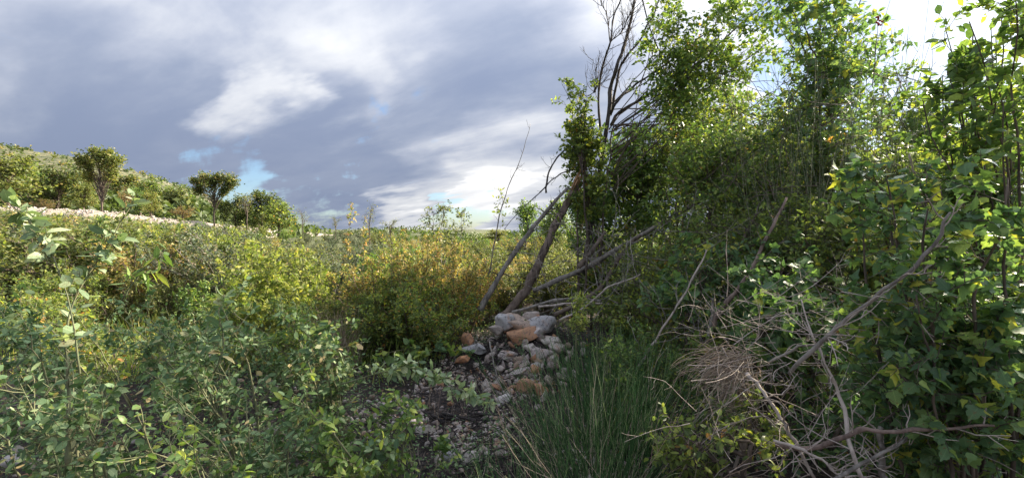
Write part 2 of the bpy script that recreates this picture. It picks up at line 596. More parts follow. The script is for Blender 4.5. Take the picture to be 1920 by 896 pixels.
LEAF = {
    'tri': (np.array([(0, 0, 0), (.5, .34, .06), (1, 0, -.05), (.5, -.34, .06)], float), np.array([(0, 2, 1), (0, 3, 2)])),
    'simple': outline_leaf([(0, 0), (.45, .27), (1, 0)]),
    'oval': outline_leaf([(0, 0), (.12, .13), (.30, .255), (.48, .24), (.66, .26), (.82, .15), (1, 0)], .12, .16),
    'long': outline_leaf([(0, 0), (.25, .13), (.6, .15), (1, 0)]),
    'oak': outline_leaf([(0, 0), (.18, .10), (.32, .27), (.44, .16), (.60, .33), (.72, .17), (.86, .20), (1, 0)], .08, .1),
    'maple': outline_leaf([(0, 0), (-.05, .24), (.12, .30), (.22, .46), (.40, .50), (.44, .30), (.60, .33), (.74, .24), (.78, .12), (1, 0)], .12, .2),
    'oaklo': outline_leaf([(0, 0), (.30, .26), (.45, .14), (.72, .30), (1, 0)]),
    'maplelo': outline_leaf([(0, 0), (.10, .38), (.42, .44), (.50, .24), (1, 0)], .12, .2),
    'ovallo': outline_leaf([(0, 0), (.28, .24), (.70, .25), (1, 0)]),
    'heart': outline_leaf([(0, 0), (-.06, .20), (.15, .42), (.45, .38), (.75, .17), (1, 0)], .1, .15),
}


def leaf_frames(rng, paths, n, size, t0=.15, t1=1., up=.8, along=.45, droop=.15, sj=.42, off=0.):
    N = len(paths)
    rep = np.repeat(paths, n, axis=0)
    t = t0 + (t1 - t0) * (np.tile(np.arange(n), N) + rng.uniform(0, 1, N * n)) / n
    p, tan = sample(rep, t)
    side = norm(np.cross(tan, rng.normal(0, 1, (N * n, 3)) + np.array([0, 0, .8])))
    side *= np.where(rng.random(N * n) < .5, 1, -1)[:, None]
    A = norm(tan * along + side + rng.normal(0, .3, (N * n, 3)) + np.array([0, 0, -droop]))
    U = np.array([0, 0, up]) + rng.normal(0, .55, (N * n, 3))
    Nn = norm(U - A * (U * A).sum(-1, keepdims=True))
    s = size * rng.uniform(1 - sj, 1 + sj, N * n)
    return p + A * off * s[:, None], A, Nn, s


def leaf_arrays(fr, tint, shape):
    P, A, N, s = fr
    T, Fa = LEAF[shape]
    S = np.cross(N, A)
    rc = np.random.default_rng(len(P))
    cu = rc.normal(1.1, 1.5, len(P))[:, None, None]
    wd = rc.uniform(.68, 1.12, len(P))[:, None, None]
    tw = rc.normal(0, .35, len(P))[:, None, None] * T[None, :, 0:1] * T[None, :, 1:2]
    V = P[:, None] + s[:, None, None] * (T[None, :, 0:1] * A[:, None] + wd * T[None, :, 1:2] * S[:, None] + (cu * T[None, :, 2:3] + tw) * N[:, None])
    k = len(T)
    Fc = (Fa[None] + (np.arange(len(P)) * k)[:, None, None]).reshape(-1, 3)
    return V.reshape(-1, 3), Fc, np.repeat(tint, k)


LEAFMESH = {}


def leaf_variants(shape, matk):
    key = (shape, matk)
    if key not in LEAFMESH:
        st_, tr_, ro_, un_, sp_ = LARGS[M[matk].name]
        nm = leaf_mat(M[matk].name + '_near', st_, tr_, ro_, un_, sp_, near=True)
        T, Fa = LEAF[shape]
        out = []
        for i in range(8):
            V = T.copy()
            V[:, 2] += .12 * math.sin(i * 1.7) * V[:, 0] ** 2 + .10 * math.cos(i * 2.3) * V[:, 1]
            V[:, 1] += .06 * math.sin(i * 3.1) * V[:, 0] ** 2
            out.append(mesh('leaf', V, Fa, nm, np.full(len(V), (i + .5) / 8)))
        LEAFMESH[key] = out
    return LEAFMESH[key]


def sel(fr, m):
    return tuple(a[m] for a in fr)


TOTAL = {'leaf_obj': 0}
MASS = {'oak': 'oaklo', 'maple': 'maplelo', 'oval': 'ovallo', 'heart': 'ovallo', 'long': 'simple'}


def foliage(root, base, fr, rng, matk, shape, nparts=0, tintpow=1.0, name='foliage', tint=None):
    """leaves of one plant: the largest in view as parts, the rest as one mass"""
    P = fr[0]
    if tint is None:
        tint = rng.random(len(P)) ** tintpow
    rest = np.ones(len(P), bool)
    if nparts:
        y = np.maximum(P[:, 1], .05)
        px = 960 + F * P[:, 0] / y
        py = HZ - F * (P[:, 2] - EYE) / y
        vis = (px > 5) & (px < 1915) & (py > 5) & (py < 891) & (P[:, 1] > .3)
        score = np.where(vis, fr[3] / y, 0)
        k = int(min(nparts, vis.sum()))
        pick = np.argsort(-score)[:k]
        rest[pick] = False
        vs = leaf_variants(shape, matk)
        S = np.cross(fr[2], fr[1])
        for i in pick:
            o = bpy.data.objects.new('leaf', vs[min(7, int(tint[i] * 8))])
            A, Sd, N, s = fr[1][i], S[i], fr[2][i], fr[3][i]
            q = P[i] - base
            Sd = Sd * (.7 + .4 * ((i * 7919) % 97) / 97.)
            N = N * (-.8 + 3.4 * ((i * 104729) % 89) / 89.)
            o.matrix_basis = Matrix(((A[0] * s, Sd[0] * s, N[0] * s, q[0]), (A[1] * s, Sd[1] * s, N[1] * s, q[1]),
                                     (A[2] * s, Sd[2] * s, N[2] * s, q[2]), (0, 0, 0, 1)))
            link(o, root)
            TOTAL['leaf_obj'] += 1
    if rest.any():
        f2 = sel(fr, rest)
        near = (f2[0][:, 1] < 3.4) if not nparts == 0 else np.zeros(len(f2[0]), bool)
        Vn, Fn, tn = leaf_arrays((f2[0][near] - base, f2[1][near], f2[2][near], f2[3][near]), tint[rest][near], MASS.get(shape, shape))
        Vf, Ff, tf = leaf_arrays((f2[0][~near] - base, f2[1][~near], f2[2][~near], f2[3][~near]), tint[rest][~near], 'tri' if shape == 'tri' or (name == 'foliage' and float(np.median(f2[0][:, 1])) > 6) else 'simple')
        V = np.concatenate([Vn, Vf])
        Fc = np.concatenate([Fn, Ff + len(Vn)])
        tt = np.concatenate([tn, tf])
        o = ob(name, mesh(name, V, Fc, M[matk], tt), root, kind='stuff')
        CH.setdefault(root.name, []).append(o)


def smoothpath(pts, K=14, rng=None, wob=0.0):
    """Catmull-Rom through world points"""
    pts = np.asarray(pts, float)
    P = np.vstack([2 * pts[0] - pts[1], pts, 2 * pts[-1] - pts[-2]])
    n = len(pts) - 1
    out = []
    for s in np.linspace(0, n - 1e-6, K):
        i = int(s)
        t = s - i
        a, b, c, d = P[i], P[i + 1], P[i + 2], P[i + 3]
        out.append(.5 * ((2 * b) + (-a + c) * t + (2 * a - 5 * b + 4 * c - d) * t * t + (-a + 3 * b - 3 * c + d) * t ** 3))
    out = np.array(out)
    if rng is not None and wob:
        w = rng.normal(0, wob, out.shape)
        w[0] = 0
        out += w
    return out


def stem_obj(name, path, r0, r1, matk, root, base, sides=7, kind=None):
    if r0 > .009:
        path = smoothpath(path, len(path) * 2)
    V, Fq = tubes(path[None] - base, r0, r1, sides)
    K = len(path)
    rj = np.random.default_rng(int(abs(path[0].sum()) * 1e4) % 99991)
    c_ = np.repeat(path - base, sides, 0)
    ring_ = np.repeat(1 + rj.normal(0, .07, K) + .22 * (rj.random(K) < .10), sides)[:, None]
    V = c_ + (V - c_) * ring_ * rj.uniform(.86, 1.12, (K * sides, 1))
    cap0 = np.arange(sides)[::-1][None]
    cap1 = (np.arange(sides) + (K - 1) * sides)[None]
    o = ob(name, mesh(name, V, [Fq, cap0, cap1], M[matk], smooth=True), root, kind=kind)
    CH.setdefault(root.name, []).append(o)
    return o


def plant(name, label, cat, base, stems, seed=0, r=.012, group=None, bark='bark', n2=6, l2=.4, n3=5, l3=.15,
          nl=5, size=.04, shape='simple', leaf='haw', nparts=0, ang=50, up=.05, bend=.18, t0=.25, lt0=.1,
          sides2=3, tintpow=1., droop=.15, leafkeep=None, stemname='stem', r2=.35, twigr=.0012, separate=True, lup=.8,
          along=.45, bare2=False, stemmat=None, trunks=()):
    """stems: list of world polylines (K,3). Parts: stem..., twigs, foliage, leaf..."""
    rng = np.random.default_rng(seed)
    base = np.asarray(base, float)
    root = thing(name, label, cat, base, group)
    stems = [np.asarray(s, float) for s in stems]
    K = max(len(s) for s in stems)
    stems = [s if len(s) == K else smoothpath(s, K) for s in stems]
    rr = r if isinstance(r, (list, tuple)) else [r] * len(stems)
    if separate:
        for s, ri in zip(stems, rr):
            stem_obj(stemname, s, ri, max(ri * .25, .0015), stemmat or bark, root, base)
    S = np.array(stems)
    for t_ in trunks:
        stem_obj('trunk', t_, .022, .010, bark, root, base, 7)
    parts = []
    if not separate:
        parts.append(tubes(S - base, np.array(rr), np.array(rr) * .3, 5))
    frs = []
    B2 = branch(rng, S, n2, l2, t0, 1., ang, 6, bend, up)
    rm = float(np.mean(rr))
    parts.append(tubes(B2[:, [0, 1, 3, 5]] - base, rm * r2, twigr * 1.3, sides2))
    if n3:
        B3 = branch(rng, B2, n3, l3, .2, 1., ang, 4, bend, up, .4)
        if nparts or len(stems) < 14:
            parts.append(tubes(B3[:, [0, 2, 3]] - base, twigr * 1.5, twigr * .6, 3))
        tip = B3
    else:
        tip = B2
    V, Fs = merge(parts)
    o = ob('twigs', mesh('twigs', V, Fs, M[bark]), root, kind='stuff')
    CH.setdefault(root.name, []).append(o)
    if nl:
        fr = leaf_frames(rng, tip, nl, size, lt0, 1., up=lup, droop=droop, along=along)
        if n3 and not bare2:
            fb = leaf_frames(rng, B2, max(2, nl // 2), size, .3, 1., up=lup, droop=droop, along=along)
            fr = tuple(np.concatenate([a, b]) for a, b in zip(fr, fb))
        if leafkeep is not None:
            fr = sel(fr, leafkeep(fr[0], rng))
        foliage(root, base, fr, rng, leaf, shape, nparts, tintpow)
    return root


def px_of(P):
    y = np.maximum(P[:, 1], .05)
    return 960 + F * P[:, 0] / y, HZ - F * (P[:, 2] - EYE) / y


# ------------------------------------------------------------------ ground
def gz(x, y):
    x, y = np.asarray(x, float), np.asarray(y, float)
    left = sstep(2, 15, -x)
    z = left * (sstep(7, 21, y) * 1.25 + np.maximum(0, y - 24) * .012)
    z = z + .35 * np.exp(-(((x - .30) / .60) ** 2 + ((y - 5.6) / .62) ** 2))
    z = z + .18 * np.exp(-(((x - 1.6) / 1.6) ** 2 + ((y - 6.4) / 1.0) ** 2))
    z = z + .035 * np.sin(1.9 * x + 1.3 * y) * np.cos(1.1 * y - .7 * x) + .02 * np.sin(4.1 * x) * np.sin(3.7 * y + 1)
    return z


def grid_mesh(name, xs, ys, zf, mat):
    X, Y = np.meshgrid(xs, ys)
    Z = zf(X, Y)
    V = np.stack([X, Y, Z], -1).reshape(-1, 3)
    nx = len(xs)
    i, j = np.meshgrid(np.arange(len(ys) - 1), np.arange(nx - 1), indexing='ij')
    q = (i * nx + j).ravel()
    return mesh(name, V, np.stack([q, q + 1, q + nx + 1, q + nx], -1), mat, smooth=True)


xs = np.concatenate([-np.geomspace(2500, 8, 40), np.linspace(-7.9, 7.9, 120), np.geomspace(8, 2500, 40)])
ys = np.concatenate([-np.geomspace(800, 4, 20), np.linspace(-3.9, 12, 120), np.geomspace(12.2, 3000, 70)])


def ground_z(X, Y):
    z = gz(X, Y)
    rng = np.random.default_rng(3)
    z += rng.normal(0, .008, z.shape) * (np.abs(X) < 8) * (np.abs(Y) < 12)
    return z


g = ob('ground', grid_mesh('ground', xs, ys, ground_z, M['ground']))
g['kind'] = 'structure'

# the hill that falls from left to right behind the trees
KX = np.array([-700, -460, -358, -300, -232, -180, -140, -100, 0, 60])
KZ = np.array([84, 72, 62, 52, 34, 16, 3, -5, -9, -11])


def hill_z(X, Y):
    h = np.interp(X * 300 / np.clip(Y, 200, 600), KX, KZ)
    yy = sstep(90, 300, Y) * (1 - .6 * sstep(340, 650, Y))
    return h * yy - 6 * (1 - sstep(90, 130, Y)) + 1.1 * np.sin(X * .045) * np.sin(Y * .03) * yy


hx = np.linspace(-1100, 60, 190)
hy = np.linspace(85, 650, 90)
h = ob('hill', grid_mesh('hill', hx, hy, hill_z, M['hill']))
h['kind'] = 'structure'

# scrub dots on the hill: a far-off mass
rng = np.random.default_rng(11)
n = 1500
X = rng.uniform(-520, -20, n)
Y = 130 + 190 * rng.random(n)
Z = hill_z(X, Y)
ok = (rng.random(n) < sstep(.35, .7, .5 + .5 * np.sin(X * .05 + 2) * np.sin(Y * .04)) + .35)
X, Y, Z = X[ok], Y[ok], Z[ok]
m = 15
P = np.stack([X, Y, Z], -1)
R = rng.uniform(.6, 1.7, len(X))
C3 = np.repeat(P, m, 0) + rng.normal(0, .45, (len(X) * m, 3)) * np.repeat(R, m)[:, None] + np.array([0, 0, .7])
A = norm(rng.normal(0, 1, C3.shape))
N_ = norm(np.cross(A, rng.normal(0, 1, C3.shape)))
V, Fc, tt = leaf_arrays((C3, A, N_, np.repeat(R, m) * 1.0), np.repeat(rng.random(len(X)), m), 'tri')
o = ob('hill_scrub', mesh('hill_scrub', V, Fc, M['oak'], tt), kind='stuff')
o['label'] = 'dark low scrub dotted over the dry hillside'

# pale gravel bank in front of the left tree line
rng = np.random.default_rng(12)
bk = [W(-260, 386, 21), W(-60, 388, 22), W(60, 392, 23), W(150, 397, 24), W(240, 406, 25), W(330, 415, 26), W(430, 420, 28), W(520, 430, 31)]
bp_ = smoothpath(bk, 60)
rows = []
for bi_, p in enumerate(bp_):
    p = p.copy()
    if bi_ > 44:
        p[2] -= (bi_ - 44) * .13
    gzp = float(gz(p[0], p[1] - 2.2))
    for f_, dz in ((-2.6, gzp - .3 - p[2]), (-1.9, (gzp - p[2]) * .80), (-1.2, (gzp - p[2]) * .5), (-.5, (gzp - p[2]) * .16), (0, 0), (.9, .05), (2.4, -.1), (9, -.4), (26, -1.0)):
        q = p.copy()
        q[1] += f_
        q[2] += dz + rng.normal(0, .05)
        rows.append(q)
V = np.array(rows)
c = 9
i, j = np.meshgrid(np.arange(len(bp_) - 1), np.arange(c - 1), indexing='ij')
q = (i * c + j).ravel()
M['bank'] = stone_mat('pale_gravel', [(.40, .34, .28), (.34, .29, .24)], scale=2.5, stainf=.5, mottlef=.6)
M['bankstone'] = stone_mat('pale_bank_stone', [(.50, .45, .39), (.42, .37, .32), (.47, .42, .37)], scale=2.5, stainf=.3, mottlef=.6)
o = ob('gravel_bank', mesh('gravel_bank', V, np.stack([q, q + c, q + c + 1, q + 1], -1), M['bank'], smooth=True), kind='structure')
bank_rows = V.reshape(len(bp_), c, 3)


# ------------------------------------------------------------------ stones
def ico():
    import bmesh
    bm = bmesh.new()
    bmesh.ops.create_icosphere(bm, subdivisions=1, radius=1.0)
    V = np.array([v.co[:] for v in bm.verts])
    Fa = np.array([[v.index for v in f.verts] for f in bm.faces])
    bm.free()
    bm = bmesh.new()
    bmesh.ops.create_icosphere(bm, subdivisions=3, radius=1.0)
    V2 = np.array([v.co[:] for v in bm.verts])
    F2 = np.array([[v.index for v in f.verts] for f in bm.faces])
    bm.free()
    return V, Fa, V2, F2


IV, IF, IV2, IF2 = ico()


def rock_verts(rng, V, cuts=9, rough=.06):
    """a ball cut by random planes: angular limestone"""
    V = V.copy()
    for _ in range(cuts):
        n_ = norm(rng.normal(0, 1, 3))
        d_ = rng.uniform(.36, .78)
        h_ = V @ n_ - d_
        V = V - np.where(h_ > 0, h_, 0)[:, None] * n_[None] * .96
    if rough:
        for v in V:
            v += np.array(mnoise.noise_vector(Vector(v) * 2.5)) * rough
            v += np.array(mnoise.noise_vector(Vector(v) * 5.0)) * rough * .55
            v += np.array(mnoise.noise_vector(Vector(v) * 13.0)) * rough * .5
    return V


def rotm(rng):
    q = norm(rng.normal(0, 1, 4))
    w, x, y, z = q
    return np.array([[1 - 2 * (y * y + z * z), 2 * (x * y - z * w), 2 * (x * z + y * w)],
                     [2 * (x * y + z * w), 1 - 2 * (x * x + z * z), 2 * (y * z - x * w)],
                     [2 * (x * z - y * w), 2 * (y * z + x * w), 1 - 2 * (x * x + y * y)]])


# scattered fine rubble: nobody could count it
rng = np.random.default_rng(20)
def rubble_mass(rng, n, sampler, smin, smax, base_var=24):
    bank = [rock_verts(rng, IV, 6, 0) for _ in range(base_var)]
    Pxy, s = sampler(n)
    z = gz(Pxy[:, 0], Pxy[:, 1])
    Vs = np.zeros((n, len(IV), 3))
    for i in range(n):
        v = bank[i % base_var] * np.array([1, rng.uniform(.6, 1), rng.uniform(.45, .8)])
        Vs[i] = (v @ rotm(rng).T) * s[i] + np.array([Pxy[i, 0], Pxy[i, 1], z[i] + s[i] * .35])
    Fa = (IF[None] + (np.arange(n) * len(IV))[:, None, None]).reshape(-1, 3)
    return Vs.reshape(-1, 3), Fa, np.repeat(rng.random(n), len(IV))


def s_gravel(n):
    # gravel patches: centre clearing, and thinner under the left shrubs
    a = rng.random(n)
    x = np.where(a < .55, rng.normal(-.45, .55, n), rng.uniform(-4.6, .9, n))
    y = np.where(a < .55, rng.normal(4.2, 1.0, n), rng.uniform(2.4, 7.5, n))
    y = np.clip(y, 2.2, 9)
    x = np.where(a < .25, x * .8 + .1, x)
    s = .009 + .036 * rng.random(n) ** 2.0
    dens = np.sin(x * 4.3 + 1.7 * y) * np.sin(y * 3.1 - x * 2.2)
    x = np.where(dens + rng.normal(0, .25, n) > .12, x, x - 30)
    return np.stack([x, y], -1), s


V, Fa, tt = rubble_mass(rng, 7500, s_gravel, 0, 0)
o = ob('gravel', mesh('gravel', V, Fa, M['stone'], tt), kind='stuff')
o['label'] = 'fine pink and white rubble scattered over the dark soil'


def s_bank(n):
    i = rng.integers(0, len(bp_), n)
    t = rng.uniform(-2.2, .8, n)
    return np.stack([bp_[i, 0] + rng.normal(0, .2, n), bp_[i, 1] + t], -1), .03 + .07 * rng.random(n) ** 2


nb = 1500
Pb, sb = s_bank(nb)
rk = [rock_verts(rng, IV, 6, 0) for _ in range(16)]
Vs = np.zeros((nb, len(IV), 3))
for k in range(nb):
    ii = int(np.argmin(np.abs(bp_[:, 0] - Pb[k, 0])))
    prof = bank_rows[ii]
    zz = np.interp(Pb[k, 1], prof[:, 1], prof[:, 2])
    Vs[k] = rk[k % 16] @ rotm(rng).T * sb[k] + np.array([Pb[k, 0], Pb[k, 1], zz + .02])
Fa = (IF[None] + (np.arange(nb) * len(IV))[:, None, None]).reshape(-1, 3)
o = ob('bank_rubble', mesh('bank_rubble', Vs.reshape(-1, 3), Fa, M['bankstone'], np.repeat(rng.random(nb), len(IV))), kind='stuff')
o['label'] = 'loose pale stones lying on the gravel bank under the tree line'

# big stones of the heap, each with its own look: px, py (centre), width px, height px, distance, material, label
BIG = [
    (965, 610, 74, 44, 5.55, 'stone', 'largest pale angular boulder on top of the stone heap'),
    (948, 601, 40, 30, 5.45, 'graystone', 'dark grey stone at the left shoulder of the top boulder'),
    (1016, 612, 52, 34, 5.45, 'graystone', 'rounded blue-grey stone right of the top boulder'),
    (995, 596, 36, 26, 5.65, 'palestone', 'small pale stone wedged behind the two top boulders'),
    (930, 617, 34, 20, 5.4, 'palestone', 'flat pale stone left below the top boulder'),
    (980, 634, 56, 26, 5.3, 'orangestone', 'rusty orange block right under the top boulder'),
    (1004, 626, 34, 24, 5.3, 'stone', 'pinkish block between the rusty and the blue-grey stone'),
    (1032, 640, 44, 20, 5.2, 'palestone', 'long flat white slab on the right slope of the heap'),
    (1045, 652, 30, 26, 5.1, 'palestone', 'upright pale stone at the right edge of the heap'),
    (1018, 668, 48, 26, 5.0, 'stone', 'greyish pink block in the middle of the right slope'),
    (1036, 676, 26, 24, 4.95, 'palestone', 'white stone with a smooth face above the green broom'),
    (996, 655, 30, 18, 5.1, 'palestone', 'white wedge stone in the heart of the heap'),
    (877, 634, 24, 24, 5.5, 'orangestone', 'lone orange standing stone left of the heap'),
    (878, 650, 46, 14, 5.4, 'graystone', 'grey slab under the lone orange stone'),
    (900, 652, 26, 20, 5.35, 'graystone', 'nearly black stone beside the grey slab'),
    (945, 745, 34, 18, 4.05, 'stone', 'smooth flesh-coloured cap stone alone on dark soil'),
    (985, 722, 34, 34, 4.35, 'orangestone', 'brick-red block among dead stalks below the heap'),
    (1016, 730, 30, 30, 4.25, 'orangestone', 'reddish block touching the edge of the broom'),
    (976, 695, 40, 18, 4.7, 'stone', 'flat rosy stone half way down the heap'),
    (1002, 690, 24, 16, 4.75, 'orangestone', 'small bright orange stone on the heap'),
    (938, 690, 20, 18, 4.8, 'palestone', 'small pale cube at the left foot of the heap'),
    (952, 664, 38, 20, 5.1, 'stone', 'pink block under dry weeds on the left slope'),
    (866, 672, 30, 16, 4.95, 'orangestone', 'tan flat chip at the left of the rubble fan'),
    (800, 826, 48, 24, 3.5, 'palestone', 'flat white rock set in gravel at the bottom of the clearing'),
    (770, 815, 36, 20, 3.6, 'stone', 'pink rock left of the flat white rock'),
    (400, 668, 30, 18, 3.9, 'stone', 'pinkish stone showing through the left shrub leaves'),
    (352, 690, 20, 12, 3.8, 'orangestone', 'small orange stone between the left shrub twigs'),
    (22, 860, 44, 20, 2.6, 'stone', 'pink flat stone in the bottom left corner'),
    (28, 838, 32, 14, 2.7, 'palestone', 'white chip above the pink corner stone'),
    (148, 752, 20, 10, 3.2, 'palestone', 'white chip below the left shrub stem'),
    (845, 870, 34, 24, 3.05, 'graystone', 'grey mottled stone at the bottom edge of the clearing'),
    (880, 872, 36, 26, 3.0, 'stone', 'rosy stone beside the grey mottled stone at the bottom edge'),
]
rng = np.random.default_rng(30)
for px, py, w, hh, d, mk, lab in BIG:
    p = W(px, py, d)
    V = rock_verts(rng, IV2, 15, .06)
    ext = V.max(0) - V.min(0)
    V = (V - (V.max(0) + V.min(0)) / 2) / ext
    V *= np.array([w / F * d, (w + hh) * .5 / F * d, hh / F * d]) * 1.02
    a = rng.uniform(-.25, .25)
    Rz = np.array([[math.cos(a), 0, -math.sin(a)], [0, 1, 0], [math.sin(a), 0, math.cos(a)]])
    V = V @ Rz.T
    p[2] = max(p[2], float(gz(p[0], p[1])) + V[:, 2].min() * -.6)
    p[2] -= .012
    o = ob('boulder' if w > 30 else 'stone', mesh('stone', V, IF2, M[mk], np.full(len(V), rng.random())), loc=p)
    o['label'] = lab
    o['category'] = 'stone'

# individual rubble stones, one object each
rv = []
for i in range(10):
    V = rock_verts(rng, IV, 7, 0)
    V = V * np.array([1, .85, .65])
    for mk in ('stone', 'palestone', 'orangestone'):
        rv.append((mk, mesh('rubble_stone', V, IF, M[mk], np.full(len(V), i / 10.))))
zones = [('heap2', 0, (0, 0), (0, 0), 0, 0, '', ''),
         ('heap', 120, (.26, 5.0), (.34, .50), .03, .095, 'fist-sized pink and white rubble on the stone heap', 'rubble on the stone heap'),
         ('fan', 70, (-.45, 4.7), (.30, .28), .020, .050, 'tan and white chip in the rubble fan left of the heap', 'rubble fan left of the heap'),
         ('clear', 50, (-.75, 3.7), (.42, .55), .02, .055, 'pale chip on the dark ground of the clearing', 'chips scattered in the clearing'),
         ('left', 50, (-2.2, 2.9), (.75, .45), .03, .075, 'whitish stone showing between the stems of the left shrubs', 'stones under the left shrubs')]
for zn, cnt, c0, sg, s0, s1, lab, grp in zones:
    for i in range(cnt):
        x, y = rng.normal(c0[0], sg[0]), rng.normal(c0[1], sg[1])
        s = rng.uniform(s0, s1)
        w = rng.random() * (.5 if zn == 'fan' else 1)
        ms = [m_ for mk, m_ in rv if mk == ('orangestone' if w < .20 else 'palestone' if w < .42 else 'stone')]
        o = bpy.data.objects.new('rubble_stone', ms[i % len(ms)])
        o.location = (x, y, float(gz(x, y)) + s * .35)
        o.scale = (s * rng.uniform(.8, 1.4), s * rng.uniform(.7, 1.1), s * rng.uniform(.5, 1.0))
        o.rotation_euler = (rng.uniform(0, 6), rng.uniform(0, 6), rng.uniform(0, 6))
        o['label'], o['category'], o['group'] = lab, 'stone', grp
        link(o)

# dead leaves and black twigs on the soil
rng = np.random.default_rng(33)
n = 9000
x, y = rng.uniform(-5, 4.5, n), rng.uniform(2.0, 8.5, n)
P = np.stack([x, y, gz(x, y) + .012 + .02 * rng.random(n)], -1)
A = norm(rng.normal(0, 1, P.shape) * np.array([1, 1, .3]))
N_ = norm(np.array([0, 0, 1.]) + rng.normal(0, .35, P.shape))
N_ = norm(N_ - A * (A * N_).sum(-1, keepdims=True))
V, Fc, tt = leaf_arrays((P, A, N_, rng.uniform(.015, .045, n)), rng.random(n), 'simple')
o = ob('leaf_litter', mesh('leaf_litter', V, Fc, M['litter'], tt), kind='stuff')
o['label'] = 'dead brown leaves littering the soil'
n = 1100
x, y = rng.normal(-.2, .5, n), rng.uniform(2.4, 5.6, n)
P = np.stack([x, y, gz(x, y) + .03], -1)
paths = grow(rng, P, rng.normal(0, 1, (n, 3)) * np.array([1, 1, .12]), rng.uniform(.08, .35, n), 5, .18, 0)
paths[..., 2] = np.maximum(paths[..., 2], gz(paths[..., 0], paths[..., 1]) + .01)
V, Fq = tubes(paths, rng.uniform(.002, .008, n), .001, 4)
o = ob('twig_litter', mesh('twig_litter', V, Fq, M['char']), kind='stuff')
o['label'] = 'thin black dead twigs lying between the stones'
# the charred roots by the clearing
root = thing('dead_roots', 'bundle of thick black dead roots lying on the clearing gravel', 'dead wood', W(845, 815, 3.65))
b0 = W(845, 815, 3.65)
for i, (x0, y0, x1, y1) in enumerate(((815, 760, 830, 840), (822, 800, 870, 835), (828, 812, 880, 845), (835, 825, 862, 850), (810, 780, 822, 850), (890, 700, 940, 745), (860, 700, 935, 770))):
    p = smoothpath([W(x0, y0, 3.7), W((x0 + x1) / 2 + 4, (y0 + y1) / 2 - 4, 3.65), W(x1, y1, 3.6)], 8, rng, .006)
    p[:, 2] = gz(p[:, 0], p[:, 1]) + .03 + .02 * (i % 3)
    stem_obj('root', p, .014, .006, 'char', root, b0)


# ------------------------------------------------------------------ proto shrubs and far trees (copies share mesh data)
def bush_stems(rng, n, h, w, base=np.zeros(3), K=7, lean=0.0):
    out = []
    for i in range(n):
        a = rng.uniform(0, 2 * np.pi)
        rr = w * .5 * math.sqrt(rng.random())
        tip = base + np.array([math.cos(a) * rr, math.sin(a) * rr, h * rng.uniform(.72, 1.05) * (1 - .35 * (rr / (w * .5 + 1e-6)) ** 2)])
        st = base + np.array([math.cos(a), math.sin(a), 0]) * rr * .15
        mid = (st + tip) * .5 + np.array([0, 0, h * .06]) + rng.normal(0, .03 * h, 3) - np.array([math.cos(a), math.sin(a), 0]) * rr * .12
        out.append(smoothpath([st, mid, tip], K, rng, .008 * h))
    return out


USED = set()


def put(proto, x, y, s, rot, label, group=None, sz=None, name=None, z=None):
    if proto.name in USED:
        r = copy_tree(proto)
        for k in ('group',):
            if k in r:
                del r[k]
    else:
        USED.add(proto.name)
        r = proto
    r.location = (x, y, float(gz(x, y)) - .03 if z is None else z)
    r.scale = (s, s, sz if sz else s)
    r.rotation_euler = (0, 0, rot)
    r['label'] = label
    if group:
        r['group'] = group
    return r


def proto_bush(kind, seed):
    rng = np.random.default_rng(seed)
    common = dict(seed=seed, separate=False)
    z0 = np.zeros(3)
    if kind == 'yellow':
        return plant('sapling_bush', 'x', 'bush', z0, bush_stems(rng, 16, 1.25, 1.1), r=.008, n2=15, l2=.22, n3=3, l3=.09, nl=5, size=.050, shape='simple', leaf='yellow', ang=38, up=.12, t0=.12, bark='youngstem', **common)
    if kind == 'gold':
        return plant('golden_bush', 'x', 'bush', z0, bush_stems(rng, 22, 1.2, 1.3), r=.008, n2=16, l2=.24, n3=4, l3=.09, nl=5, size=.034, shape='simple', leaf='gold', ang=42, up=.10, t0=.1, bark='redbark', **common)
    if kind == 'olive':
        return plant('scrub_bush', 'x', 'bush', z0, bush_stems(rng, 18, 1.0, 1.5), r=.009, n2=14, l2=.28, n3=4, l3=.10, nl=6, size=.036, shape='simple', leaf='olive', ang=45, up=.08, t0=.1, **common)
    if kind == 'grey':
        return plant('grey_shrub', 'x', 'bush', z0, bush_stems(rng, 20, .95, 1.6), r=.007, n2=16, l2=.26, n3=5, l3=.09, nl=6, size=.026, shape='tri', leaf='grey', ang=35, up=.12, t0=.1, bark='greybark', **common)
    if kind == 'green':
        return plant('green_bush', 'x', 'bush', z0, bush_stems(rng, 18, 1.1, 1.3), r=.009, n2=15, l2=.26, n3=4, l3=.11, nl=6, size=.042, shape='simple', leaf='elm', ang=45, up=.08, t0=.1, **common)
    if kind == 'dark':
        return plant('dark_bush', 'x', 'bush', z0, bush_stems(rng, 22, .9, 1.5), r=.009, n2=16, l2=.26, n3=4, l3=.11, nl=6, size=.032, shape='simple', leaf='haw', ang=45, up=.08, t0=.05, **common)


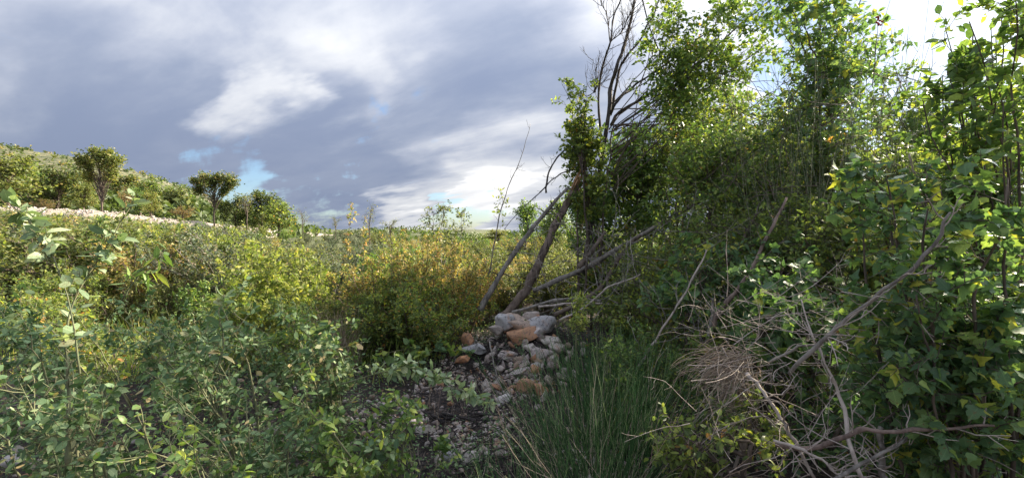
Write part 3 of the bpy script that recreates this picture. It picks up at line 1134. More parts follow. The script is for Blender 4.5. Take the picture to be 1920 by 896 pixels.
def proto_tree(name, seed, h, crown, leaf, lobes, trunk_r=.12, nl=7, size=.16, n2=7, twist=.25, lean=0., t0=.35, bl=.9, bt0=.45):
    """crown: list of (dx, dz, rx, rz) leafy clumps relative to the foot; limbs reach into each"""
    rng = np.random.default_rng(seed)
    root = thing(name, 'x', 'tree', (0, 0, 0))
    z0 = np.zeros(3)
    top = max(crown, key=lambda c_: c_[1])
    tr = smoothpath([(0, 0, -.2), (lean * .3 + rng.normal(0, .08), rng.normal(0, .08), h * .3), (lean * .7 + rng.normal(0, .1), 0, h * .6), (top[0] * .8, 0, top[1])], 12, rng, .02)
    stem_obj('trunk', tr, trunk_r, trunk_r * .25, 'bark', root, z0)
    limbs, fr_all = [], []
    for dx, dz, rx, rz in crown:
        for k in range(lobes):
            u_ = norm(rng.normal(0, 1, 3)) * rng.random() ** .4
            tgt = np.array([dx + u_[0] * rx, u_[1] * rx, dz + u_[2] * rz])
            tb = np.clip((tgt[2] / h) * rng.uniform(.35, .75), .12, .95)
            s0, _ = sample(tr[None], np.array([tb]))
            limbs.append(smoothpath([s0[0], (s0[0] + tgt) / 2 + np.array([0, 0, .12 * h * (rng.random() - .3)]), tgt], 7, rng, .03))
    limbs = np.array(limbs)
    parts = [tubes(limbs, trunk_r * .32, trunk_r * .06, 4)]
    B2 = branch(rng, limbs, n2, bl, bt0, 1., 55, 5, .3, .05)
    parts.append(tubes(B2, .012, .005, 3))
    V, Fs = merge(parts)
    o = ob('branches', mesh('branches', V, Fs, M['bark']), root, kind='stuff')
    CH.setdefault(root.name, []).append(o)
    fr = leaf_frames(rng, B2, nl * 2, size, .15, 1.15, up=.6)
    fr = (fr[0] + rng.normal(0, .10, fr[0].shape), *fr[1:])
    foliage(root, z0, fr, rng, leaf, 'tri', name='crown')
    return root


PB = {}
for k_, s_ in (('yellow', 1), ('gold', 2), ('olive', 3), ('grey', 4), ('green', 5), ('dark', 6)):
    PB[k_] = [proto_bush(k_, 100 + s_), proto_bush(k_, 200 + s_)]

rng = np.random.default_rng(40)
COLW = {'yellow': 'yellow-green', 'gold': 'golden-brown', 'olive': 'olive', 'grey': 'dusty grey-green', 'green': 'fresh green', 'dark': 'dark green'}
PLACE_W = [(-9e9, 'at the far left'), (130, 'below the tall oak'), (260, 'left of the forked oak'), (360, 'below the forked oak'), (480, 'under the round oak'),
           (590, 'in mid-field'), (700, 'behind the golden thicket'), (860, 'left of the leaning trunks'), (960, 'behind the leaning trunks'), (1090, 'behind the thicket edge')]
ROW_W = [(0, 'nearest row'), (8.2, 'second row'), (11.5, 'third row'), (14.2, 'fourth row'), (17.8, 'fifth row'), (22.7, 'sixth row'), (28.2, 'seventh row'), (34, 'last row')]
AUTO = {}
seen = {}


def pw(px, tab):
    r = tab[0][1]
    for a, b in tab:
        if px >= a:
            r = b
    return r


def field(kind, px, d, h, w=None, lab=None):
    x = (px - 960) / F * d
    pr = PB[kind][rng.integers(0, 2)]
    H = {'yellow': 1.25, 'gold': 1.2, 'olive': 1.0, 'grey': .95, 'green': 1.1, 'dark': .9}[kind]
    s = (w or h * rng.uniform(.85, 1.15)) / (1.25 if w else H)
    size_w = 'low' if h < .95 else 'tall' if h > 1.35 else 'waist-high'
    base_l = f'{size_w} {COLW[kind]} bush {pw(px, PLACE_W)}, {pw(d, ROW_W)} of scrub'
    k = lab or base_l
    r = put(pr, x, d, s, rng.uniform(0, 6.28), k, f'{COLW[kind]} scrub, {pw(d, ROW_W)}', sz=h / H)
    if not lab:
        AUTO.setdefault(base_l, []).append((px, r))


# hand-placed bushes that read on their own
HAND = [
    ('yellow', 470, 5.3, 1.50, 'tall pale yellow-green sapling bush standing left of the shrubby middle'),
    ('yellow', 528, 5.1, 1.36, 'bright yellow-green bush in front of the grey scrub, sunlit on its right'),
    ('yellow', 600, 7.4, 1.15, 'small yellow-green bush just behind the dry grass tuft'),
    ('gold', 705, 6.2, 1.42, 'golden bush with thin upright shoots at the left of the thicket'),
    ('gold', 760, 6.6, 1.66, 'golden bush in the middle of the thicket with leaves turning brown'),
    ('gold', 820, 6.8, 1.62, 'golden brown bush right of the middle of the thicket'),
    ('gold', 870, 6.9, 1.42, 'rusty gold bush at the right end of the thicket'),
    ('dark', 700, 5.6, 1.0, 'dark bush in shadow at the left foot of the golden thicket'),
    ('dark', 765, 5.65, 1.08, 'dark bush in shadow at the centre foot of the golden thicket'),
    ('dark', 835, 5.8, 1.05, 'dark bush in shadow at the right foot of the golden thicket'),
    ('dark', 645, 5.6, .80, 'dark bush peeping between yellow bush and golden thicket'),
    ('gold', 905, 7.6, 1.05, 'thin golden bush behind the foot of the grey pole'),
    ('green', 400, 6.6, .95, 'low green bush behind the near left shrubs'),
    ('olive', 330, 7.2, .95, 'olive bush behind the strip of yellow grass'),
    ('yellow', 60, 5.2, .95, 'yellow bush catching sun at the left edge'),
    ('yellow', 130, 6.6, 1.1, 'yellow-green bush behind the pale sprig'),
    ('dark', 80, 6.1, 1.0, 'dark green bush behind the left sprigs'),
    ('olive', 230, 6.9, 1.05, 'olive bush right of the pale hanging sprig'),
]
for kind, px, d, h, lab in HAND:
    field(kind, px, d, h, None, lab)
for d0, dst, h0 in ((8.3, 62, 1.0), (10.2, 58, 1.1), (12.6, 52, 1.2), (15.8, 48, 1.3), (20, 44, 1.45), (25.5, 40, 1.55), (31, 40, 1.6), (37, 44, 1.6)):
    px = -40 + rng.uniform(0, 30)
    while px < (1190 if d0 < 24 else 1330):
        d = d0 * rng.uniform(.9, 1.1)
        if d < 21 or px > 430:
            u_ = rng.random()
            if 560 < px < 720 and d > 8:
                kind = 'grey' if u_ < .7 else 'olive'
            elif px < 480:
                kind = 'olive' if u_ < .35 else 'yellow' if u_ < .6 else 'gold' if u_ < .72 else 'green' if u_ < .86 else 'grey'
            else:
                kind = 'gold' if u_ < .3 else 'olive' if u_ < .6 else 'yellow' if u_ < .8 else 'green'
            topy = np.interp(px, [0, 200, 450, 600, 700, 880, 1000], [388, 401, 419, 436, 432, 446, 438]) + (25.5 - min(d0, 26)) * (2.0 if px > 450 else .9)
            x = (px - 960) / F * d
            hh = EYE - (topy - HZ) / F * d - float(gz(x, d))
            hh = float(np.clip(hh * (rng.uniform(.85, 1.08) if px > 450 else rng.uniform(.95, 1.06)), .55, 2.8))
            field(kind, px, d, hh)
        px += dst * (.75 if px < 450 else 1) * rng.uniform(.8, 1.2) * (1.0 if d0 > 9 else 1.15)

ORD = ['leftmost', 'second', 'third', 'fourth', 'fifth', 'sixth']
for k_, L_ in AUTO.items():
    if len(L_) > 1:
        L_.sort(key=lambda e_: e_[0])
        for i_, (_, r_) in enumerate(L_):
            w_ = 'rightmost' if i_ == len(L_) - 1 else ORD[i_]
            r_['label'] = f'{w_} {k_}'
# far trees and tree line
TP = {}
TP['round'] = [proto_tree('round_tree', 300 + i, 4.0, [(0, 2.3, 1.5, .9), ([.9, -.5, .3][i], 3.3, .6, .5), ([-1.0, 1.1, -.9][i], [2.6, 2.9, 3.0][i], .6, .5), ([-.3, -1.2, 1.2][i], [3.6, 2.2, 2.1][i], .4, .4), (.3, 1.2, 1.6, .6)], 'oak', 8, .07) for i in range(3)]
TP['yellow'] = [proto_tree('yellow_tree', 310 + i, 3.6, [(0, 2.0, 1.2, 1.4), (.2, 3.0, .8, .6)], 'yellowfar', 12, .09, size=.15) for i in range(2)]
TP['green'] = [proto_tree('green_tree', 320 + i, 3.6, [(0, 2.0, 1.4, 1.3), (-.4, 2.8, .9, .8)], 'elm', 12, .10, size=.15) for i in range(2)]
TP['airy'] = [proto_tree('airy_sapling', 330 + i, 2.8, [(0, 2.0, .55, .8)], 'olive', 9, .045, nl=3, size=.09, n2=4) for i in range(2)]
TP['dark'] = [proto_tree('evergreen_oak', 345, 3.6, [(0, 1.9, 1.6, 1.3), (.5, 2.7, 1.0, .7)], 'haw', 14, .12)]
TP['rust'] = [proto_tree('rusty_tree', 350, 3.0, [(0, 1.8, 1.1, 1.0)], 'rust', 10, .07, size=.12)]
TP['tall'] = [proto_tree('tall_oak', 360, 4.2, [(-1.05, 3.6, .35, .16), (-.35, 3.95, .42, .14), (.35, 3.85, .35, .12), (1.05, 3.5, .42, .12), (-.9, 3.3, .2, .06), (.75, 2.75, .3, .08), (-.7, 2.6, .25, .08), (0, 3.5, .9, .3)], 'yellowfar', 9, .060, nl=5, size=.12, bl=.36, bt0=.72)]
TP['twin'] = [proto_tree('spreading_oak', 365, 3.6, [(-1.35, 2.75, .42, .22), (-.8, 3.0, .35, .16), (.25, 3.2, .5, .20), (.95, 3.0, .45, .25), (1.3, 2.6, .3, .15), (-.1, 2.65, .4, .12), (-1.2, 2.2, .3, .10), (.7, 2.2, .3, .10), (0, 2.8, 1.1, .35)], 'oak', 8, .055, nl=5, size=.12, bl=.38, bt0=.70)]


def far(kind, px, d, top, base, wpx, label, H, Wd, i=0, z=None, name=None):
    """stand a tree so that it spans top..base in the picture"""
    x = (px - 960) / F * d
    zb = EYE - (base - HZ) / F * d
    zt = EYE - (top - HZ) / F * d
    pr = TP[kind][i % len(TP[kind])]
    o = put(pr, x, d, (wpx / F * d) / Wd, 0.0 if kind in ('tall', 'twin') else i * 1.7, label, None, (zt - zb) / H, z=zb - .05)
    return o


far('tall', 190, 25.5, 277, 412, 92, 'tall lone oak with a flat umbrella crown above the gravel bank', 4.1, 2.9)
far('twin', 402, 25, 316, 418, 100, 'spreading oak with forked bare trunks right of the hill foot', 3.5, 3.6)
TL = [('yellow', 15, 27, 286, 398, 110, 'yellow-green tree at the left edge of the photo, tallest of its clump'),
      ('green', 60, 31, 312, 398, 80, 'green tree between the left yellow tree and the dark oaks'),
      ('round', 108, 30, 306, 400, 95, 'dark rounded oak left of the lone tall oak'),
      ('round', 150, 34, 322, 398, 80, 'dull green oak directly behind the tall lone oak'),
      ('rust', 70, 26, 372, 402, 70, 'low reddish brown bush on top of the gravel bank'),
      ('yellow', 158, 26.5, 345, 405, 48, 'low yellow-green tree just left of the tall oak trunk'),
      ('round', 232, 36, 328, 395, 90, 'broad oak right behind the tall oak trunk'),
      ('rust', 232, 28, 352, 400, 34, 'small orange autumn tree right of the tall oak'),
      ('green', 262, 30, 352, 408, 60, 'light green tree between the two tall oaks'),
      ('yellow', 284, 27, 360, 412, 40, 'yellow bushy tree between the two tall oaks'),
      ('dark', 300, 42, 340, 400, 110, 'long dark evergreen oak at the foot of the hill'),
      ('round', 330, 34, 350, 412, 70, 'dull oak just left of the spreading oak'),
      ('rust', 345, 27, 385, 416, 60, 'tawny bush below the spreading oak'),
      ('round', 440, 27, 366, 436, 70, 'small oak immediately right of the spreading oak'),
      ('airy', 462, 26, 350, 425, 44, 'slender open-crowned sapling between the spreading oak and the round oak'),
      ('round', 492, 29, 357, 446, 76, 'oak with a thin leafy top left of the round dark oak'),
      ('dark', 522, 28, 376, 438, 86, 'low round dark oak closing the left tree line'),
      ('airy', 568, 27, 390, 432, 26, 'small wispy sapling right of the round dark oak'),
      ('airy', 628, 24, 398, 446, 20, 'thin wispy sapling alone on the skyline'),
      ('airy', 693, 13, 378, 450, 30, 'airy thin-leaved sapling standing out against the white cloud'),
      ('airy', 735, 14, 402, 452, 36, 'short twiggy sapling right of the airy one on the skyline'),
      ('green', 985, 22, 382, 462, 80, 'leafy green tree behind the leaning trunks'),
      ('dark', 1035, 19, 375, 470, 90, 'dark tree partly hidden behind the leaning trunks'),
      ('green', 1090, 17, 360, 480, 100, 'green tree behind the splintered trunk top'),
      ('yellow', 935, 34, 430, 455, 60, 'low yellowish tree on the horizon right of the thicket'),
      ]
WH = {'yellow': (3.5, 2.6), 'green': (3.4, 3.0), 'round': (3.9, 3.6), 'airy': (2.8, 1.4), 'dark': (3.4, 3.6), 'rust': (2.9, 2.5)}
for i, (k, px, d, t_, b_, w_, lab) in enumerate(TL):
    far(k, px, d, t_, b_, w_, lab, WH[k][0], WH[k][1], i)
# the far wood on the horizon reads as one mass
rng = np.random.default_rng(41)
n = 400
px = rng.uniform(-150, 1300, n)
d = rng.uniform(42, 95, n)
topy = np.interp(px, [-150, 100, 350, 480, 620, 780, 900, 1300], [340, 345, 360, 400, 428, 422, 434, 420])
X, Y = (px - 960) / F * d, d
# a nearer belt just behind the gravel bank
n2_ = 170
px = np.concatenate([px, rng.uniform(-80, 600, n2_)])
d = np.concatenate([d, rng.uniform(31, 42, n2_)])
topy = np.concatenate([topy, np.interp(px[n:], [-80, 60, 150, 350, 450, 600], [312, 325, 345, 366, 388, 424]) + rng.uniform(-8, 22, n2_)])
n += n2_
X, Y = (px - 960) / F * d, d
ztop = EYE - (topy - HZ) / F * d
m = 120
u_ = rng.random((n, m))
R = rng.uniform(1.5, 2.9, n)
cz = ztop - R * .8 - rng.random(n) ** 2 * 2.0
dirs = norm(rng.normal(0, 1, (n, m, 3)))
C3 = np.stack([X, Y, cz], -1)[:, None] + dirs * (R[:, None] * (.5 + .5 * u_ ** .4))[..., None] * np.array([1, 1, .8])
C3 = C3.reshape(-1, 3)
A = norm(rng.normal(0, 1, C3.shape))
N_ = norm(np.cross(A, rng.normal(0, 1, C3.shape)))
V, Fc, tt = leaf_arrays((C3, A, N_, rng.uniform(.3, .6, len(C3))), np.clip(np.repeat(rng.random(n), m) * .7 + rng.random(len(C3)) * .3, 0, 1), 'tri')
o = ob('far_wood', mesh('far_wood', V, Fc, M['oak'], tt), kind='stuff')
o['label'] = 'far wood of oaks filling the horizon and the foot of the hill'

# ------------------------------------------------------------------ near left shrubs
def aim_stems(rng, base, targets, K=9, arch=.12, wob=.008):
    out = []
    base = np.asarray(base, float)
    for tg in targets:
        b = base + rng.normal(0, .05, 3) * np.array([1, 1, 0])
        md = (b + tg) / 2 + np.array([0, 0, arch * np.linalg.norm(tg - b)]) + rng.normal(0, .03, 3)
        out.append(smoothpath([b, md, tg], K, rng, wob))
    return out


def box_targets(rng, n, x0, x1, y0, y1, d0, d1):
    return [W(rng.uniform(x0, x1), rng.uniform(y0, y1), rng.uniform(d0, d1)) for _ in range(n)]


def onground(x, y):
    return np.array([x, y, float(gz(x, y))])


SH = dict(r=.007, bark='youngstem', l2=.26, n3=3, l3=.10, shape='oval', leaf='sloe', ang=42, up=.05, t0=.15, lt0=.1, twigr=.0012)
LEFT = [
    # base x,y ; targets box ; nstems ; n2, nl, size, label, seed
    ((-1.9, 1.9), (-30, 190, 640, 820, 1.7, 2.4), 7, 12, 5, .040, 'near grey-green shrub at the left edge with small round leaves', 501, 'sloe'),
    ((-1.55, 1.75), (60, 300, 740, 900, 1.5, 2.0), 6, 11, 5, .038, 'low shrub in the bottom left foreground below the upright stem', 502, 'sloe'),
    ((-1.35, 2.35), (200, 420, 560, 760, 2.0, 2.8), 8, 12, 5, .042, 'grey-green shrub right of the upright left stem', 503, 'sloe'),
    ((-.95, 1.85), (300, 560, 720, 890, 1.6, 2.1), 9, 11, 5, .040, 'leafy low shrub in the bottom foreground, left of the middle', 504, 'sloe'),
    ((-1.15, 2.9), (400, 640, 540, 700, 2.6, 3.4), 11, 13, 5, .045, 'dense shrub reaching over the dark shadow with pale leaf tips', 505, 'sloe'),
    ((-.55, 2.05), (500, 770, 740, 890, 1.7, 2.4), 9, 11, 5, .040, 'bright green low shrub left of the gravel clearing', 506, 'elm'),
    ((-2.6, 2.6), (-40, 130, 590, 700, 2.3, 3.0), 9, 12, 5, .045, 'shrub with larger dark leaves at the left edge, mid height', 507, 'sloe'),
    ((-2.2, 3.4), (150, 400, 580, 660, 3.2, 4.2), 11, 12, 6, .045, 'shrub with mixed olive leaves behind the near left shrubs', 508, 'sloe'),
    ((-1.6, 3.9), (380, 600, 555, 640, 3.6, 4.6), 11, 12, 6, .045, 'green shrub in front of the bright yellow-green bush', 509, 'elm'),
    ((-.9, 1.6), (180, 420, 830, 920, 1.35, 1.7), 6, 9, 4, .036, 'dark low shrub touching the bottom edge of the photo', 510, 'elm'),
    ((-3.6, 3.9), (-60, 160, 560, 630, 3.6, 4.6), 9, 12, 6, .05, 'olive shrub at the left edge behind the dark-leaved one', 511, 'haw'),
]
for (bx, by), bxt, ns, n2, nl, sz, lab, sd, lf in LEFT:
    rg = np.random.default_rng(sd)
    b = onground(bx, by)
    st = aim_stems(rg, b, box_targets(rg, ns, *bxt))
    kw = dict(SH)
    kw['leaf'] = lf
    plant('leafy_shrub', lab, 'shrub', b, st, seed=sd, n2=n2, nl=nl, size=sz * .84, nparts=300, **kw)

# single sprigs that stand out
def sprig(label, pts, d, n2, size, seed, leaf='sloe', shape='oval', nl=3, l2=.06, r=.004, nparts=120, bark='youngstem', ang=45, name='sprig'):
    rg = np.random.default_rng(seed)
    P = [W(x, y, d + (.03 * k if len(pts) > 2 else 0)) for k, (x, y) in enumerate(pts)]
    st = smoothpath(P, 12, rg, .002)
    return plant(name, label, 'branch', P[0], [st], seed=seed, r=r, n2=n2, l2=l2, n3=0, nl=nl, size=size, shape=shape, leaf=leaf, nparts=nparts, bark=bark, ang=ang, t0=.15, twigr=.001, up=.08)


sprig('upright grey-green shoot with broad leaves at the far left', [(150, 700), (138, 620), (122, 540), (95, 470), (60, 420), (20, 385)], 1.3, 24, .042, 601, 'palesprig', r=.0028)
sprig('pale drooping-leaved shoot leaning right at the upper left', [(120, 640), (130, 590), (155, 530), (190, 475), (225, 420), (250, 375)], 1.35, 22, .040, 602, 'palesprig', r=.0028)
sprig('short bright green tuft of long leaves left of the middle', [(230, 560), (265, 510), (300, 470)], 1.9, 10, .065, 603, 'elm', 'long', 4)
sprig('leafy green shoot with star-like leaf rosettes above the low shrubs', [(400, 700), (420, 640), (410, 590), (420, 560)], 1.9, 12, .05, 604)
sprig('long arching sprig of pale leaves crossing the gravel clearing', [(640, 720), (710, 700), (780, 690), (850, 725), (925, 760)], 2.35, 46, .048, 605, 'palesprig', 'oval', 5, .09)
sprig('sprig pointing right over the dark shadow', [(560, 640), (600, 620), (640, 610), (680, 600)], 2.8, 14, .05, 606)
sprig('second sprig pointing right just below it, with paler leaves', [(560, 690), (610, 660), (650, 650), (685, 640)], 2.7, 14, .05, 607)
sprig('small low green plant at the edge of the black roots', [(820, 870), (825, 845), (832, 830)], 2.7, 12, .045, 608, 'elm', 'heart', 4, .08)
sprig('bare upright stem with few leaves at the lower left', [(128, 870), (130, 780), (128, 700), (122, 640)], 1.6, 6, .04, 609, 'sloe', 'oval', 2, .1, .010)

sprig('low leafy shoot lying across the gravel left of the black roots', [(650, 800), (700, 790), (745, 770), (790, 765)], 2.2, 16, .042, 611, 'elm', 'oval', 4, .08)
sprig('green shoot at the lower edge of the clearing', [(640, 880), (690, 850), (735, 835), (760, 800)], 1.9, 16, .040, 612, 'sloe', 'oval', 4, .08)
sprig('low bramble leaves in front of the dark shadow', [(700, 690), (720, 665), (760, 655), (800, 660)], 4.6, 16, .07, 613, 'elm', 'heart', 4, .15)
sprig('dark green bramble leaves left of the lone orange stone', [(800, 665), (830, 650), (860, 655), (880, 665)], 4.9, 14, .07, 614, 'maple', 'heart', 4, .12)
# low creeping leaves on the ground: uncountable
rng = np.random.default_rng(45)
def creeper(n, xr, yr, keep, zmax, size, matk, name, label, shape='simple'):
    x, y = rng.uniform(*xr, n), rng.uniform(*yr, n)
    pat = .5 + .5 * np.sin(x * 3.1 + y * 1.7) * np.cos(y * 2.9 - x * 1.3)
    k = rng.random(n) < keep(x, y) * (.35 + .9 * pat)
    x, y = x[k], y[k]
    P = np.stack([x, y, gz(x, y) + .02 + zmax * rng.random(len(x)) ** 1.5 * (.4 + pat[k])], -1)
    A = norm(rng.normal(0, 1, P.shape) * np.array([1, 1, .4]))
    N_ = norm(np.array([0, -.1, 1.]) + rng.normal(0, .45, P.shape))
    N_ = norm(N_ - A * (A * N_).sum(-1, keepdims=True))
    V, Fc, tt = leaf_arrays((P, A, N_, rng.uniform(.6, 1.2, len(x)) * size), rng.random(len(x)), shape)
    o = ob(name, mesh(name, V, Fc, M[matk], tt), kind='stuff')
    o['label'] = label


def clearing(x, y):
    return np.clip(np.minimum(1, ((x + .45) / .85) ** 2 + ((y - 4.3) / 1.35) ** 2) - .15, .06, 1)


creeper(30000, (-5, .2), (1.9, 8), clearing, .16, .034, 'sloe', 'ground_creeper', 'low green ground leaves under the left shrubs')
creeper(26000, (.7, 12), (1.2, 14), lambda x, y: np.where(x < 5, 1.0, .6), .34, .055, 'haw', 'undergrowth', 'dark undergrowth below the right thicket', 'simple')

creeper(2600, (-.5, 1.1), (4.3, 6.2), lambda x, y: np.where(np.sin(x * 9) * np.sin(y * 7 + 1) > .1, 1.0, .05), .10, .022, 'grey', 'heap_weeds', 'small grey-green weeds growing between the stones of the heap')

# grass
def grass(n, xr, yr, hmin, hmax, matk, name, label, wid=.004, dens=None):
    x, y = rng.uniform(*xr, n), rng.uniform(*yr, n)
    if dens is not None:
        k = rng.random(n) < dens(x, y)
        x, y = x[k], y[k]
    n = len(x)
    h_ = rng.uniform(hmin, hmax, n)
    paths = grow(rng, np.stack([x, y, gz(x, y)], -1), np.array([0, 0, 1.]) + rng.normal(0, .22, (n, 3)), h_, 5, .10, -.06)
    S = norm(rng.normal(0, 1, (n, 3)) * np.array([1, 1, 0]))[:, None]
    w_ = wid * np.array([1, .95, .8, .5, .1])[None, :, None]
    V = np.stack([paths - S * w_, paths + S * w_], 2).reshape(-1, 3)
    i = np.arange(n)[:, None] * 10
    k = np.arange(4)[None] * 2
    b = (i + k).ravel()
    o = ob(name, mesh(name, V, np.stack([b, b + 1, b + 3, b + 2], -1), M[matk], np.repeat(rng.random(n), 10)), kind='stuff')
    o['label'] = label


grass(9000, (-6.5, -1.0), (4.6, 9.5), .18, .55, 'grass', 'yellow_grass', 'yellow-green grass in the sunny strip behind the left shrubs', .004,
      lambda x, y: .3 + .7 * (np.sin(x * 1.7) * np.sin(y * 1.9 + x) > 0))
grass(2200, (-3.0, -1.9), (5.0, 6.2), .35, .75, 'straw', 'dry_grass', 'dry straw-coloured grass tuft behind the left shrubs', .003)
grass(500, (-.9, 1.2), (2.3, 4.4), .05, .26, 'straw', 'dead_stalks', 'thin dry stalks between the stones and the broom', .0018)

# ------------------------------------------------------------------ fallen and leaning trees
rg = np.random.default_rng(700)
# broken trunk with splintered end
b0 = W(945, 592, 6.3)
root = thing('broken_tree', 'thick brown leaning trunk with a splintered orange break at its top', 'tree', b0)
tp = smoothpath([W(936, 602, 6.3), W(985, 545, 6.3), W(1020, 470, 6.3), W(1050, 405, 6.35), W(1082, 345, 6.4)], 20, rg, .008)
stem_obj('trunk', tp, .064, .054, 'fallen', root, b0, 12)
e0, ed = tp[-1], norm(tp[-1] - tp[-2])
for i in range(26):
    off = rg.normal(0, .028, 3)
    l_ = rg.uniform(.10, .34)
    p = np.array([e0 + off - ed * .06, e0 + off * 1.1 + ed * l_ * .5, e0 + off * 1.4 + ed * l_ + rg.normal(0, .02, 3)])
    stem_obj('splinter', p, .011, .002, 'splinter', root, b0, 4)
B = branch(rg, tp[None], 16, .45, .15, .98, 65, 6, .25, .05)
V, Fq = tubes(B - b0, .008, .002, 4)
ob('twigs', mesh('twigs', V, Fq, M['darktwig']), root, kind='stuff')
ivy = leaf_frames(rg, branch(rg, tp[None], 40, .2, .55, 1., 70, 4, .3), 5, .055)
foliage(root, b0, ivy, rg, 'haw', 'oak', 90)

# broken-off crown falling to the right from the break
def log(name, label, pts, r0, r1, matk, seed, twn=14, twl=.5, leaf=None, size=.05, shape='oak', twmat='darktwig', nl=4, nparts=0, cat='dead branch', n3=2, wob=.004, group=None):
    rg = np.random.default_rng(seed)
    P = [W(*p) for p in pts]
    tp = smoothpath(P, 16, rg, wob)
    root = thing(name, label, cat, P[0], group)
    stem_obj('limb', tp, r0, r1, matk, root, P[0], 8)
    if twn:
        B = branch(rg, tp[None], twn, twl, .1, 1., 55, 6, .22, .06)
        parts = [tubes(B - P[0], max(r1 * .5, .003), .0015, 4)]
        if n3:
            B3 = branch(rg, B, n3, twl * .35, .2, 1., 50, 4, .25, .05)
            parts.append(tubes(B3 - P[0], .0022, .001, 3))
        V, Fs = merge(parts)
        ob('twigs', mesh('twigs', V, Fs, M[twmat]), root, kind='stuff')
        if leaf:
            foliage(root, P[0], leaf_frames(rg, B3 if n3 else B, nl, size, .2), rg, leaf, shape, nparts)
    return root


log('leaning_trunk', 'thin grey dead trunk leaning right beside the thick broken one', [(900, 582, 6.0), (935, 520, 6.05), (985, 445, 6.1), (1030, 390, 6.2), (1064, 352, 6.3)], .042, .022, 'greybark', 701, 10, .35)
log('hanging_branch', 'thin curved branch arching from the grey trunk up into the leaves', [(1024, 362, 6.2), (1028, 325, 6.2), (1050, 290, 6.3), (1085, 262, 6.4), (1110, 240, 6.5)], .014, .006, 'darktwig', 702, 5, .25)
log('hanging_branch', 'long bare twig drooping left from the splintered trunk top', [(1075, 318, 6.3), (1045, 330, 6.2), (1008, 365, 6.1), (970, 400, 6.0), (945, 430, 5.9)], .010, .003, 'darktwig', 703, 9, .2)
log('bare_sapling', 'slender leaning sapling with a bare top and a yellow leaf cluster halfway', [(915, 520, 6.8), (932, 430, 6.8), (950, 360, 6.9), (978, 290, 6.9), (995, 232, 7.0)], .011, .003, 'greybark', 704, 12, .26, twmat='darktwig', cat='tree', n3=1, wob=.006)
rg = np.random.default_rng(705)
o_ = thing('leafy_spray', 'yellow leaf cluster hanging on the slender leaning sapling', 'branch', W(940, 400, 6.85))
bb = W(940, 400, 6.85)
tw = grow(rg, np.array([W(938 + rg.uniform(-4, 10), rg.uniform(360, 410), 6.85) for _ in range(16)]), rg.normal(0, 1, (16, 3)), .14, 4, .2)
V, Fq = tubes(tw - bb, .003, .001, 3)
ob('twigs', mesh('twigs', V, Fq, M['darktwig']), o_, kind='stuff')
foliage(o_, bb, leaf_frames(rg, tw, 4, .055, .1), rg, 'yellow', 'oak', 50)
